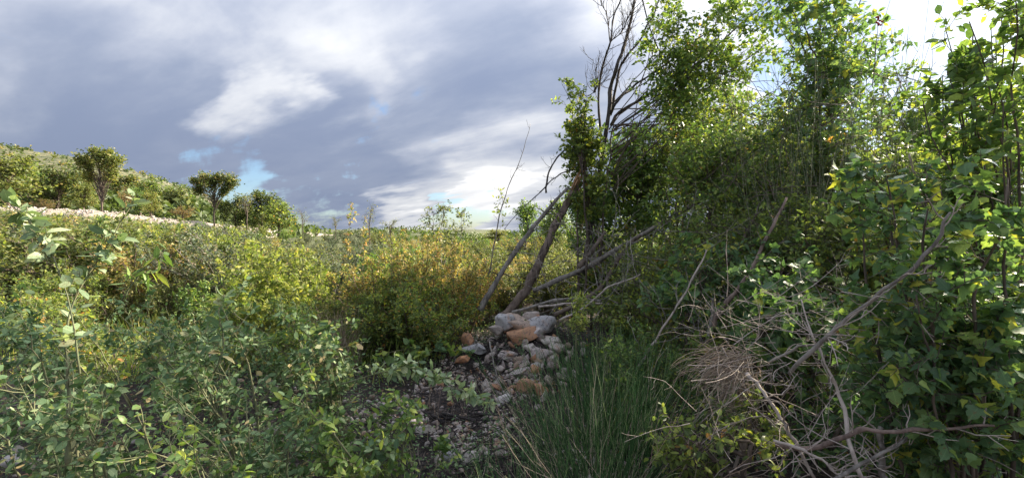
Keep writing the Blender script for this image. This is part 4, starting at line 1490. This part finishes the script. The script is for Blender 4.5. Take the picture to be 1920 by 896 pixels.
LOGS = [
    ('thin pale stick slanting down the left side of the stone heap', [(918, 640, 4.9), (928, 690, 4.6), (945, 735, 4.3), (985, 800, 3.8)], .008, .005, 'greybark'),
    ('pale stick rising from the lower left between the broom and the reddish stem', [(1190, 700, 3.3), (1240, 620, 3.3), (1290, 540, 3.35), (1325, 470, 3.4)], .010, .006, 'palebark'),
    ('grey fallen trunk rising right through the thicket, upper of the long ones', [(1000, 545, 7.6), (1100, 500, 7.3), (1200, 442, 6.9), (1290, 390, 6.6), (1372, 332, 6.3)], .040, .026, 'greybark'),
    ('grey fallen trunk rising right, just below the upper long one', [(1040, 590, 6.4), (1120, 545, 6.2), (1170, 470, 6.1), (1200, 440, 6.1)], .034, .020, 'bark'),
    ('short dark fallen branch below the splintered trunk', [(1085, 500, 5.9), (1110, 470, 5.9), (1135, 435, 6.0)], .030, .018, 'bark'),
    ('long low branch lying above the stone heap', [(960, 585, 6.0), (1060, 560, 5.9), (1150, 566, 5.8), (1235, 552, 5.8)], .018, .010, 'greybark'),
    ('second low branch lying above the stone heap, slightly lower', [(1010, 575, 5.7), (1090, 568, 5.6), (1180, 572, 5.5), (1260, 580, 5.5)], .014, .008, 'palebark'),
    ('grey sloping stick left of the green broom top', [(1050, 600, 5.3), (1090, 580, 5.2), (1140, 540, 5.1), (1200, 515, 5.1)], .013, .007, 'palebark'),
    ('long pale stem crossing from lower left to the upper middle of the thicket', [(1205, 672, 3.9), (1250, 620, 3.8), (1290, 545, 3.8), (1320, 480, 3.9)], .013, .007, 'youngstem'),
    ('reddish stem forking upward in the middle of the thicket', [(1330, 620, 3.3), (1350, 580, 3.3), (1400, 520, 3.3), (1440, 440, 3.4), (1475, 370, 3.5)], .022, .009, 'redbark'),
    ('grey upright stem with peeling bark below the reddish one', [(1318, 700, 3.25), (1325, 640, 3.25), (1334, 600, 3.3), (1338, 560, 3.3)], .016, .010, 'greybark'),
    ('pale smooth branch sweeping up to the right among dark maple leaves', [(1480, 700, 2.3), (1540, 640, 2.15), (1600, 590, 2.05), (1690, 520, 1.9), (1750, 460, 1.85), (1778, 400, 1.8)], .013, .006, 'greybark'),
    ('reddish horizontal branch near the bottom right with a side fork', [(1455, 832, 2.35), (1530, 838, 2.2), (1590, 812, 2.1), (1680, 808, 2.0), (1770, 803, 1.95), (1862, 798, 1.9)], .017, .007, 'redbark'),
    ('long pale bent branch rising left from the bottom edge', [(1625, 915, 2.0), (1590, 820, 2.1), (1575, 740, 2.2), (1550, 680, 2.2), (1520, 620, 2.3), (1502, 560, 2.4)], .013, .004, 'palebark'),
    ('thick grey stick running down right below the dry tangle', [(1400, 700, 2.7), (1440, 745, 2.55), (1480, 810, 2.4), (1530, 900, 2.25)], .013, .010, 'palebark'),
    ('pale thin forked stick at the bottom right corner', [(1560, 900, 1.9), (1650, 850, 2.0), (1720, 810, 2.1), (1810, 768, 2.2)], .010, .004, 'greybark'),
    ('upright pale stump-like stick at the bottom right', [(1655, 915, 2.15), (1652, 860, 2.15), (1650, 800, 2.15)], .018, .014, 'greybark'),
    ('pale stick crossing low under the reddish branch', [(1450, 825, 2.3), (1520, 850, 2.2), (1570, 885, 2.1), (1600, 905, 2.0)], .010, .006, 'palebark'),
    ('long grey branch hidden in the middle right thicket', [(1440, 680, 2.9), (1500, 650, 2.8), (1580, 640, 2.7), (1640, 600, 2.7)], .012, .006, 'greybark'),
    ('dark thick branch sloping right behind the dry tangle', [(1250, 660, 4.2), (1310, 560, 4.2), (1380, 470, 4.3), (1420, 400, 4.4)], .028, .016, 'bark'),
    ('thin pale twig arching down the upper right thicket', [(1705, 290, 3.0), (1712, 320, 3.0), (1725, 345, 3.0), (1738, 352, 3.0)], .007, .004, 'palebark'),
    ('curved pale shoot between right-hand leaves', [(1560, 620, 2.2), (1640, 560, 2.1), (1700, 530, 2.1), (1800, 560, 2.0)], .006, .003, 'palebark'),
]
for i, (lab, pts, r0, r1, mk) in enumerate(LOGS):
    if pts[0][2] > 5:
        pts = [(x_, y_, d_ * .86) for x_, y_, d_ in pts]
    if pts[0][2] < 3:
        pts = [(x_, y_, d_ * .80) for x_, y_, d_ in pts]
        r0, r1 = r0 * .66, r1 * .66
    log('dead_branch', lab, pts, r0, r1, mk, 720 + i, 12 if i < 3 else 8, .35 if pts[0][2] > 3 else .22, twmat='palebark' if pts[0][2] < 3 else 'greybark')

# tall bare-topped tree
rg = np.random.default_rng(760)
dT = 6.6
b0 = W(1075, 600, dT)
root = thing('tall_thicket_tree', 'tall leaning tree with many bare dark branches against the cloud', 'tree', b0)
LIMB = [
    ([(1075, 600), (1105, 440), (1128, 300), (1142, 200), (1144, 164), (1157, 127), (1167, 97), (1178, 57), (1187, 20), (1194, -40)], .040, .016),
    ([(1128, 260), (1122, 201), (1124, 157), (1134, 110), (1144, 80), (1151, 33), (1164, 0), (1175, -40)], .020, .008),
    ([(1142, 210), (1151, 188), (1161, 134), (1174, 107), (1201, 74), (1214, 47), (1228, 23), (1240, -30)], .024, .008),
    ([(1144, 215), (1157, 191), (1188, 161), (1214, 144), (1255, 117), (1285, 90), (1330, 60)], .022, .008),
    ([(1146, 235), (1161, 211), (1201, 188), (1248, 154), (1301, 124), (1348, 104), (1420, 70)], .026, .008),
    ([(1150, 245), (1190, 215), (1235, 185), (1280, 150), (1340, 140), (1400, 130)], .020, .007),
    ([(1144, 80), (1138, 30), (1128, 8), (1120, -20)], .009, .004),
    ([(1124, 157), (1113, 175), (1118, 150), (1112, 110)], .006, .003),
    ([(1198, -20), (1221, 60), (1241, 110), (1250, 174), (1255, 235), (1240, 290)], .009, .006),
    ([(1146, 78), (1166, 60), (1180, 30), (1205, 0)], .008, .004),
]
lp = []
for pts, a, b in LIMB:
    path = smoothpath([W(x, y, dT + rg.normal(0, .10) * (k > 0)) for k, (x, y) in enumerate(pts)], 18, rg, .004)
    lp.append(path)
    stem_obj('trunk' if a > .05 else 'branch', path, a, b, 'darktwig' if a < .05 else 'bark', root, b0, 7)
S = np.array(lp)
B2 = branch(rg, S[1:], 14, .5, .15, 1., 38, 6, .18, .12)
B2b = branch(rg, S[:1], 14, .5, .5, 1., 45, 6, .18, .12)
B2 = np.concatenate([B2, B2b])
B3 = branch(rg, B2, 5, .22, .2, 1., 40, 5, .2, .1)
V, Fs = merge([tubes(B2 - b0, .0055, .002, 4), tubes(B3 - b0, .0026, .001, 3)])
ob('twigs', mesh('twigs', V, Fs, M['darktwig']), root, kind='stuff')
fr = leaf_frames(rg, np.concatenate([B3, B3 + 0]), 4, .055, .2)
px, py = px_of(fr[0])
kp = (rg.random(len(px)) < sstep(1215, 1300, px) * .9)
foliage(root, b0, sel(fr, kp), rg, 'haw', 'oak', 200)

# ------------------------------------------------------------------ thicket plants (right)
def thicket(name, label, bx, by, boxes, ns, seed, **kw):
    rg = np.random.default_rng(seed)
    b = onground(bx, by)
    tg = []
    for bi in range(ns):
        tg += box_targets(rg, 1, *boxes[bi % len(boxes)])
    hub = kw.pop('hub', True)
    st = aim_stems(rg, b, tg, 10, .06, .012)
    trunks = []
    if hub:
        nh = 3 if ns < 20 else 5
        tg = np.array(tg)
        for hi in range(nh):
            c_ = tg[rg.integers(0, len(tg))] * .45 + tg.mean(0) * .55
            hp = b + (c_ - b) * np.array([.85, .85, .80]) + rg.normal(0, .1, 3)
            b2 = b + rg.normal(0, .12, 3) * np.array([1, 1, 0])
            trunks.append(smoothpath([b2, (b2 + hp) / 2 + rg.normal(0, .10, 3), hp], 14, rg, .008))
        tr_ = np.array(trunks)
        st = []
        for t_ in tg:
            dd = np.linalg.norm(tr_[:, 5:] - t_, axis=2) + rg.uniform(0, .8, (nh, 9))
            a_, b_ = np.unravel_index(np.argmin(dd), dd.shape)
            p0 = tr_[a_, 5 + b_]
            st.append(smoothpath([p0, (p0 + t_) / 2 + rg.normal(0, .06, 3) + np.array([0, 0, .04]), t_], 10, rg, .01))
    args = dict(seed=seed, r=.010, n2=9, l2=.5, n3=4, l3=.2, nl=5, size=.05, shape='oak', leaf='haw', ang=48, up=.02, nparts=60, t0=.3, bark='bark', r2=.22)
    args.update(kw)
    if trunks:
        args['t0'] = min(args['t0'], .12)
    args['trunks'] = trunks
    return plant(name, label, 'tree' if 'tree' in name else 'shrub', b, st, **args)


thicket('oak_tree', 'leafy downy oak edge hanging left beside the bare branches', 1.15, 6.6,
        [(1048, 1110, 140, 200, 6.2, 6.6), (1055, 1120, 200, 260, 6.2, 6.6), (1080, 1140, 240, 330, 6.2, 6.7), (1080, 1150, 330, 420, 6.2, 6.8)], 24, 801,
        n2=9, l2=.30, n3=4, l3=.13, size=.06, leaf='haw', nparts=220, t0=.5)
thicket('thicket_tree', 'broad leafy tree filling the middle of the thicket behind the fallen trunks', 2.6, 8.2,
        [(1130, 1500, 200, 330, 7.6, 9.2), (1130, 1450, 300, 460, 7.4, 8.6), (1250, 1520, 160, 280, 7.8, 9.0)], 30, 802, size=.075, n2=12, l2=.75, n3=6, l3=.3, nl=5, leaf='haw', t0=.25, nparts=60)
thicket('yellow_shrub', 'sunlit yellow-green small-leaved tree in the heart of the thicket', 2.6, 7.0,
        [(1230, 1370, 210, 380, 6.5, 7.2)], 14, 803, size=.045, shape='simple', n2=14, l2=.4, n3=5, l3=.16, nl=6, leaf='yellow', t0=.45, nparts=0)
rg = np.random.default_rng(804)
b_ = onground(1.35, 6.5)
tips = box_targets(rg, 7, 1240, 1400, -60, 60, 6.0, 6.8) + box_targets(rg, 9, 1330, 1520, -60, 60, 5.8, 6.8) + box_targets(rg, 8, 1290, 1460, 60, 160, 5.8, 6.8) + box_targets(rg, 4, 1260, 1400, 150, 230, 6.0, 6.6)
trk = smoothpath([b_, W(1130, 420, 6.5), W(1150, 235, 6.5)], 14, rg, .01)
st = []
for t_ in tips:
    p0 = W(1148 + rg.normal(0, 4), 250 + rg.uniform(-60, 110), 6.5)
    st.append(smoothpath([p0, p0 * .62 + t_ * .38 + np.array([.05, 0, -.05]) + rg.normal(0, .06, 3), p0 * .25 + t_ * .75 + rg.normal(0, .05, 3), t_], 12, rg, .012))
plant('oak_tree', 'high oak boughs sweeping up right from the bare branches into the glare', 'tree', b_, st, seed=804, r=.009, n2=14, l2=.50, n3=4, l3=.18, nl=4,
      size=.066, shape='oak', leaf='elm', ang=52, up=.0, t0=.38, bark='bark', r2=.25, nparts=220, tintpow=.8, trunks=[trk], stemname='bough')
thicket('field_maple_tree', 'dense dark-centred maple column under the open sky at the upper right', 3.6, 5.2,
        [(1500, 1640, -20, 140, 4.6, 5.6), (1480, 1640, 120, 280, 4.4, 5.6), (1420, 1620, 200, 300, 4.4, 5.6), (1420, 1640, -60, 200, 5.0, 6.2), (1460, 1660, -40, 180, 4.6, 5.8)], 30, 805, size=.068, shape='maple', leaf='maple', n2=10, l2=.55, n3=4, l3=.16, nl=5, t0=.5, nparts=250, tintpow=.8)
thicket('thicket_tree', 'mixed hawthorn mass beneath the maple column', 3.2, 5.2,
        [(1350, 1700, 260, 420, 4.6, 6.0), (1300, 1650, 380, 520, 4.4, 5.6), (1600, 1850, 250, 400, 4.0, 5.0)], 34, 806, size=.055, n2=11, l2=.5, n3=5, l3=.2, nl=5, leaf='haw', t0=.3, nparts=120)
thicket('hawthorn', 'low dark shrub between the fallen trunks and the green broom', 1.5, 5.0,
        [(1080, 1300, 470, 620, 4.6, 5.6), (1080, 1250, 560, 680, 4.2, 4.9)], 20, 807, size=.042, shape='simple', n2=11, l2=.4, n3=5, l3=.16, nl=6, leaf='haw', t0=.2, nparts=40)
thicket('climber', 'green climbing leaves over the stems left of the middle thicket', 1.9, 4.3,
        [(1230, 1430, 440, 620, 3.6, 4.4), (1260, 1400, 540, 700, 3.4, 4.0)], 16, 808, size=.055, shape='heart', n2=9, l2=.36, n3=4, l3=.14, nl=5, leaf='maple', t0=.25, nparts=220)
thicket('climber', 'maple-leaved climber around the reddish stem, middle of the thicket', 2.0, 3.2,
        [(1400, 1600, 420, 600, 2.7, 3.5), (1380, 1560, 560, 700, 2.6, 3.1)], 13, 809, size=.060, shape='maple', n2=8, l2=.34, n3=3, l3=.13, nl=4, leaf='maple', t0=.3, nparts=260)
thicket('field_maple', 'nearest maple with big dark leaves hanging over the right edge', 1.9, 1.75,
        [(1640, 1960, 300, 460, 1.5, 2.1), (1700, 1980, 420, 640, 1.4, 1.9), (1560, 1760, 350, 470, 1.9, 2.3), (1620, 1900, 260, 560, 1.6, 2.4)], 18, 810, hub=False, size=.044, shape='maple', n2=12, l2=.30, n3=5, l3=.11, nl=4, leaf='maple', t0=.35, nparts=300, droop=.4)
thicket('field_maple', 'dark lower maple foliage in the right edge below the pale branch', 2.1, 2.1,
        [(1650, 1960, 620, 800, 1.5, 2.1), (1560, 1800, 560, 720, 2.0, 2.6), (1750, 1960, 780, 900, 1.6, 2.0)], 16, 811, size=.044, shape='maple', n2=11, l2=.28, n3=4, l3=.11, nl=4, leaf='maple', t0=.3, nparts=300, droop=.4)
thicket('dogwood', 'upright shrub with long pointed leaves in the top right corner', 3.2, 2.7,
        [(1740, 1940, -10, 160, 2.3, 2.9), (1720, 1940, 120, 300, 2.2, 2.9), (1860, 1960, -60, 60, 2.2, 2.8), (1680, 1860, 180, 320, 2.4, 3.0), (1700, 1900, 60, 240, 2.5, 3.0)], 20, 812, hub=False, size=.060, shape='oval', n2=8, l2=.32, n3=4, l3=.13, nl=5, leaf='elm', t0=.45, nparts=300)
thicket('hawthorn', 'dark hawthorn low behind the dry tangle', 1.7, 3.5,
        [(1220, 1450, 640, 800, 2.9, 3.6), (1180, 1380, 560, 680, 3.4, 4.2), (1400, 1600, 600, 760, 2.9, 3.4)], 18, 813, size=.040, shape='oval', n2=10, l2=.32, n3=4, l3=.13, nl=5, leaf='haw', t0=.15, nparts=180)
thicket('leafy_shrub', 'yellowish small-leaved shrub at the bottom below the dry tangle', 1.25, 2.15,
        [(1220, 1480, 780, 900, 1.9, 2.4)], 10, 814, size=.034, shape='oval', n2=9, l2=.2, n3=3, l3=.09, nl=4, leaf='haw', t0=.3, nparts=200, tintpow=.6)
thicket('leafy_shrub', 'dark shrub filling the bottom right corner beneath the reddish branch', 1.9, 2.3,
        [(1480, 1900, 780, 920, 2.0, 2.6), (1500, 1750, 680, 800, 2.4, 3.0)], 16, 815, size=.042, shape='heart', n2=10, l2=.28, n3=4, l3=.11, nl=5, leaf='maple', t0=.2, nparts=260)
thicket('thicket_tree', 'shadowy tree deep behind the right maples', 4.6, 4.2,
        [(1600, 1960, 200, 420, 3.4, 4.6), (1550, 1900, 400, 640, 3.2, 4.2), (1600, 1960, 600, 800, 3.0, 3.8)], 26, 816, size=.055, n2=11, l2=.45, n3=5, l3=.18, nl=5, leaf='haw', t0=.25, nparts=0)
thicket('thicket_tree', 'shadowy low tree deep in the middle thicket', 3.0, 6.2,
        [(1200, 1560, 400, 560, 5.4, 6.6), (1150, 1500, 500, 640, 5.0, 6.0)], 24, 817, size=.055, n2=11, l2=.5, n3=5, l3=.2, nl=5, leaf='haw', t0=.2, nparts=0)

thicket('hawthorn_tree', 'light leafy hawthorn between the bare-topped tree and the dusty broom', 2.2, 5.2,
        [(1300, 1580, 180, 420, 4.8, 5.8), (1220, 1420, 260, 420, 5.0, 5.8), (1400, 1620, 330, 460, 4.6, 5.4)], 40, 822, size=.055, n2=11, l2=.60, n3=5, l3=.2, nl=5, leaf='elm', t0=.2, nparts=150)
thicket('hawthorn_tree', 'yellowing hawthorn arching over the pale fallen branches', 2.6, 4.4,
        [(1400, 1760, 300, 480, 3.8, 4.8), (1250, 1500, 380, 520, 4.0, 4.8), (1500, 1800, 420, 560, 3.4, 4.2)], 34, 823, size=.048, n2=11, l2=.5, n3=5, l3=.2, nl=5, leaf='haw', t0=.2, nparts=200)
thicket('thicket_tree', 'leafy tree directly right of the leaning trunks', 1.9, 7.4,
        [(1100, 1260, 230, 360, 6.8, 8.0), (1090, 1240, 340, 480, 6.8, 7.8)], 26, 818, size=.07, n2=13, l2=.55, n3=6, l3=.22, nl=5, leaf='elm', t0=.2, nparts=60)
thicket('thicket_tree', 'dense leafy screen behind the low fallen branches', 2.2, 6.9,
        [(1080, 1360, 420, 560, 6.3, 7.2), (1060, 1300, 500, 600, 6.3, 7.0)], 28, 819, size=.055, n2=13, l2=.5, n3=6, l3=.2, nl=5, leaf='haw', t0=.15, nparts=0)
thicket('thicket_tree', 'leafy mass between the yellow-green tree and the maple column', 3.4, 7.2,
        [(1330, 1560, 190, 400, 6.2, 7.6), (1350, 1600, 300, 480, 6.0, 7.2)], 30, 820, size=.07, n2=13, l2=.6, n3=6, l3=.22, nl=5, leaf='haw', t0=.2, nparts=40)
thicket('thicket_tree', 'tall leafy tree behind the dusty broom', 5.6, 6.2,
        [(1560, 1800, 110, 320, 5.4, 6.8), (1600, 1920, 200, 420, 5.2, 6.4)], 26, 821, size=.07, n2=12, l2=.6, n3=5, l3=.22, nl=5, leaf='elm', t0=.3, nparts=40)
# trees outside the frame on the right that throw the photo's foreground shade
for i, (x, y) in enumerate(((7.2, 5.2), (8.8, 8.2), (6.0, 9.6), (9.5, 4.0))):
    put(TP['dark'][0] if i % 2 else TP['green'][0], x, y, 1.1, i * 1.3, ['dark tree behind the thicket, right edge', 'green tree behind the right maples', 'dark tree far behind the middle thicket', 'green tree beyond the right edge'][i], None, 1.15)

# ------------------------------------------------------------------ brooms and dry tangle
def broom(name, label, base, n, h0, h1, spread, matk, seed, r=.0022, lean=(0, 0), w=.12, side=3, cat='shrub'):
    rg = np.random.default_rng(seed)
    base = np.asarray(base, float)
    root = thing(name, label, cat, base)
    a = rg.uniform(0, 2 * np.pi, n)
    rr = w * np.sqrt(rg.random(n))
    P0 = np.stack([np.cos(a) * rr, np.sin(a) * rr, np.zeros(n)], -1)
    D0 = np.stack([np.cos(a) * spread * rr / w + lean[0], np.sin(a) * spread * rr / w + lean[1], np.ones(n)], -1) + rg.normal(0, .13, (n, 3))
    L = rg.uniform(h0, h1, n)
    pt = grow(rg, P0, D0, L, 8, .06, .015)
    V1, F1 = tubes(pt, r, r * .45, 4)
    B = branch(rg, pt, side, .30, .30, .95, 22, 5, .07, .05)
    V2, F2 = tubes(B, r * .7, r * .3, 3)
    for nm, V_, F_, k, seg in (('stems', V1, F1, n, 8 * 4), ('side_shoots', V2, F2, n * side, 5 * 3)):
        o = ob(nm, mesh(nm, V_, F_, M[matk], np.repeat(rg.random(k), seg)), root, kind='stuff')
    return root


broom('green_broom', 'dense green rush-like broom in the bottom middle foreground', onground(.60, 2.6), 210, .45, 1.02, .66, 'broom', 901, w=.29, side=5)
broom('green_broom', 'smaller thin green broom left of the dense one, over dry stalks', onground(.16, 2.15), 90, .35, .62, .5, 'broom', 902, w=.25, r=.0018)
broom('green_broom', 'green broom behind the dense one, right of the stone heap', onground(.78, 3.3), 220, .6, .9, .4, 'broom', 903, w=.28)
broom('grey_broom', 'tall dusty broom with upright strands at the upper right', onground(3.6, 4.2), 200, 2.2, 3.35, .26, 'greybroom', 904, w=.60, r=.0028)
broom('grey_broom', 'dusty broom strands left of the tall dusty broom', onground(2.9, 4.4), 60, 2.2, 3.0, .20, 'greybroom', 905, w=.30, r=.0030, side=2)
broom('dry_twig_bush', 'fan of thin bare twigs rising against the white cloud', onground(3.5, 4.6), 40, 3.3, 3.9, .18, 'greybroom', 906, w=.28, r=.004, side=4)
broom('dry_twig_bush', 'fan of fine dry twigs against the glare, left of the maple column', onground(3.25, 5.9), 60, 3.2, 3.7, .15, 'straw', 907, w=.35, r=.003, side=2)

broom('dry_stalk_clump', 'sparse dry straw stalks standing inside the green broom', onground(.50, 2.5), 60, .45, 1.0, .9, 'straw', 908, w=.32, r=.0018, side=2)
thicket('leafy_herb', 'soft leafy herbs growing up behind the green broom', .95, 3.3, [(1110, 1250, 610, 700, 3.1, 3.6), (1150, 1270, 640, 780, 2.7, 3.2)], 22, 824,
        size=.030, shape='simple', n2=10, l2=.18, n3=3, l3=.08, nl=5, leaf='elm', t0=.2, nparts=80, r=.005, hub=False, bark='youngstem')
# yellow-green pinnate sapling above the broom
rg = np.random.default_rng(910)
b0 = W(1085, 700, 2.95)
root = thing('ash_sapling', 'bright yellow-green sapling with feathery leaves above the green broom', 'sapling', onground(b0[0], b0[1]))
b0 = onground(b0[0], b0[1])
st = smoothpath([b0, W(1080, 660, 2.95), W(1083, 610, 2.95), W(1084, 566, 2.95)], 14)
stem_obj('stem', st, .006, .003, 'youngstem', root, b0)
fr_all = []
rach = branch(rg, st[None], 26, .125, .50, 1., 42, 6, .08, .03, .2)
V, Fq = tubes(rach - b0, .002, .001, 3)
ob('leaf_stalks', mesh('leaf_stalks', V, Fq, M['youngstem']), root, kind='stuff')
fr = leaf_frames(rg, rach, 12, .036, .1, 1.05, up=1.2, along=.6)
foliage(root, b0, fr, rg, 'yellow', 'long', 200)

# dry brush tangle
rg = np.random.default_rng(920)
c0 = W(1335, 715, 2.35)
root = thing('dry_brush_tangle', 'round tangle of pale dry curved stems like a bird nest', 'dry shrub', onground(c0[0], c0[1]))
b0 = onground(c0[0], c0[1])
for nm, n, ctr, rad, ang0 in (('dry_stems', 210, W(1385, 680, 2.35), .34, 205), ('lower_dry_stems', 90, W(1400, 760, 2.3), .32, 160)):
    a = np.radians(ang0 + rg.normal(0, 38, n))
    P0 = ctr + rg.normal(0, .05, (n, 3))
    D0 = np.stack([np.cos(a), rg.normal(0, .35, n), np.sin(a) * .9 + .5], -1)
    pt = grow(rg, P0, D0, rg.uniform(.12, .36, n), 8, .13, -.15)
    V, Fq = tubes(pt - b0, .0021, .0009, 3)
    ob(nm, mesh(nm, V, Fq, M['straw'], np.repeat(rg.random(n), 24)), root, kind='stuff')
for i in range(5):
    p = smoothpath([b0 + rg.normal(0, .04, 3) * np.array([1, 1, 0]), W(1340 + 20 * i, 780, 2.35), W(1375 + rg.uniform(-30, 50), 670 + rg.uniform(-30, 30), 2.35)], 8, rg, .006)
    stem_obj('stem', p, .008, .004, 'palebark', root, b0)

# loose fine twigs all through the thicket
rg = np.random.default_rng(930)
for nm, lab, n, bx, mk, l_, r_ in (
        ('twig_tangle', 'thin pale dead twigs threaded through the lower right thicket', 260, (1280, 1880, 540, 900, 1.6, 2.7), 'palebark', .42, .0019),
        ('twig_tangle', 'grey twigs threaded between the fallen trunks', 200, (1000, 1500, 420, 600, 3.9, 5.6), 'greybark', .8, .0036),
        ('twig_tangle', 'fine dark twigs in the upper right thicket', 160, (1350, 1800, 130, 450, 3.6, 5.2), 'bark', .7, .004)):
    P0 = np.array(box_targets(rg, n, *bx))
    D0 = rg.normal(0, 1, (n, 3)) * np.array([1, .5, .7]) + np.array([.2, 0, .35])
    pt = grow(rg, P0, D0, rg.uniform(.3, 1., n) * l_, 7, .13, .0)
    B = branch(rg, pt, 2, l_ * .3, .3, .9, 40, 4, .15)
    V, Fs = merge([tubes(pt, r_, r_ * .35, 4), tubes(B, r_ * .5, r_ * .25, 3)])
    o = ob(nm, mesh(nm, V, Fs, M[mk]), kind='stuff')
    o['label'] = lab

# skyline shoots in front of the field
def shoot(label, px, d, top, leaf, seed, n2=16, size=.05, shape='simple', r=.007, l2=.14):
    x = (px - 960) / F * d
    b = onground(x, d)
    rg = np.random.default_rng(seed)
    st = smoothpath([b, (b + W(px + rg.normal(0, 3), top, d)) / 2 + rg.normal(0, .03, 3), W(px, top, d)], 12, rg, .008)
    plant('slender_sapling', label, 'sapling', b, [st], seed=seed, r=r, n2=n2, l2=l2, n3=1, l3=.07, nl=4, size=size, shape=shape, leaf=leaf, nparts=90, ang=38, up=.12, t0=.3, bark='youngstem')


shoot('slender leafy shoot reaching the blue gap above the golden thicket', 659, 6.4, 382, 'gold', 950, 34, .05)
shoot('thin golden shoot left in the golden thicket', 682, 5.9, 420, 'gold', 951, 26)
shoot('tall shoot with pale leaves in the golden thicket', 718, 6.0, 450, 'yellow', 952, 26)
shoot('shoot at the right end of the golden thicket, turning orange', 890, 6.4, 460, 'gold', 953, 24)
shoot('yellow shoot standing in the left scrub', 440, 5.2, 440, 'yellow', 954, 30)
shoot('second yellow shoot right of the first in the scrub', 508, 5.2, 450, 'yellow', 955, 26)
for i_, (px_, top_, lf_, w_) in enumerate(((735, 455, 'yellow', 'short pale shoot standing just right of the tall pale one'), (748, 430, 'gold', 'slim golden shoot left of the centre of the golden thicket'),
        (772, 462, 'yellow', 'yellow-leaved shoot at the centre of the golden thicket'), (800, 445, 'gold', 'golden shoot right of the centre of the golden thicket'),
        (850, 455, 'gold', 'golden shoot near the right end of the thicket'), (560, 440, 'yellow', 'slim yellow shoot at the right side of the bright bush'),
        (455, 425, 'yellow', 'tall yellow shoot at the left side of the bright bush'), (600, 452, 'olive', 'olive shoot between the bright bush and the golden thicket'))):
    shoot(w_, px_, 5.7 + .1 * i_, top_, lf_, 970 + i_, 30, .045)
# berries at the upper right
for i_, (px_, py_, w_) in enumerate(((1645, 42, 'red berry cluster on the bare twig against the cloud'), (1888, 182, 'red berries near the right edge of the photo'))):
    rg = np.random.default_rng(990 + i_)
    c_ = W(px_, py_, 3.0)
    Vb = []
    for k_ in range(11):
        Vb.append(IV * .008 + rg.normal(0, .016, 3))
    Fb = [IF + 0 + k_ * len(IV) for k_ in range(11)]
    o_ = thing('berry_cluster', w_, 'berries', c_)
    ob('berries', mesh('berries', np.concatenate(Vb), np.concatenate(Fb), M['berry'], np.full(11 * len(IV), .5), smooth=True), o_)
    tw = smoothpath([c_ + np.array([-.02, .02, -.45 if i_ == 0 else -.2]), c_ + np.array([.01, 0, -.1]), c_], 6, rg, .004)
    stem_obj('stalk', tw, .004, .0015, 'darktwig', o_, c_, 4)
# airy bush with a pale bent stem on the skyline
rg = np.random.default_rng(960)
b = onground((825 - 960) / F * 7.6, 7.6)
st = [smoothpath([b, W(822, 500, 7.6), W(826, 450, 7.6), W(832, 385, 7.6)], 10, rg, .01), smoothpath([b, W(835, 490, 7.5), W(860, 455, 7.5), W(868, 405, 7.5)], 10, rg, .01),
      smoothpath([b, W(826, 470, 7.7), W(812, 430, 7.7), W(815, 400, 7.7)], 10, rg, .01)]
plant('airy_bush', 'airy green bush with pale bent stems rising over the golden thicket', 'bush', b, st, seed=961, r=.012, n2=16, l2=.38, n3=4, l3=.14, nl=4, size=.04, shape='simple', leaf='olive', nparts=0, t0=.5, bark='greybark')
print('leaf objects', TOTAL, 'tris', sum(len(m_.loop_triangles) if m_.loop_triangles else len(m_.polygons) for m_ in bpy.data.meshes))
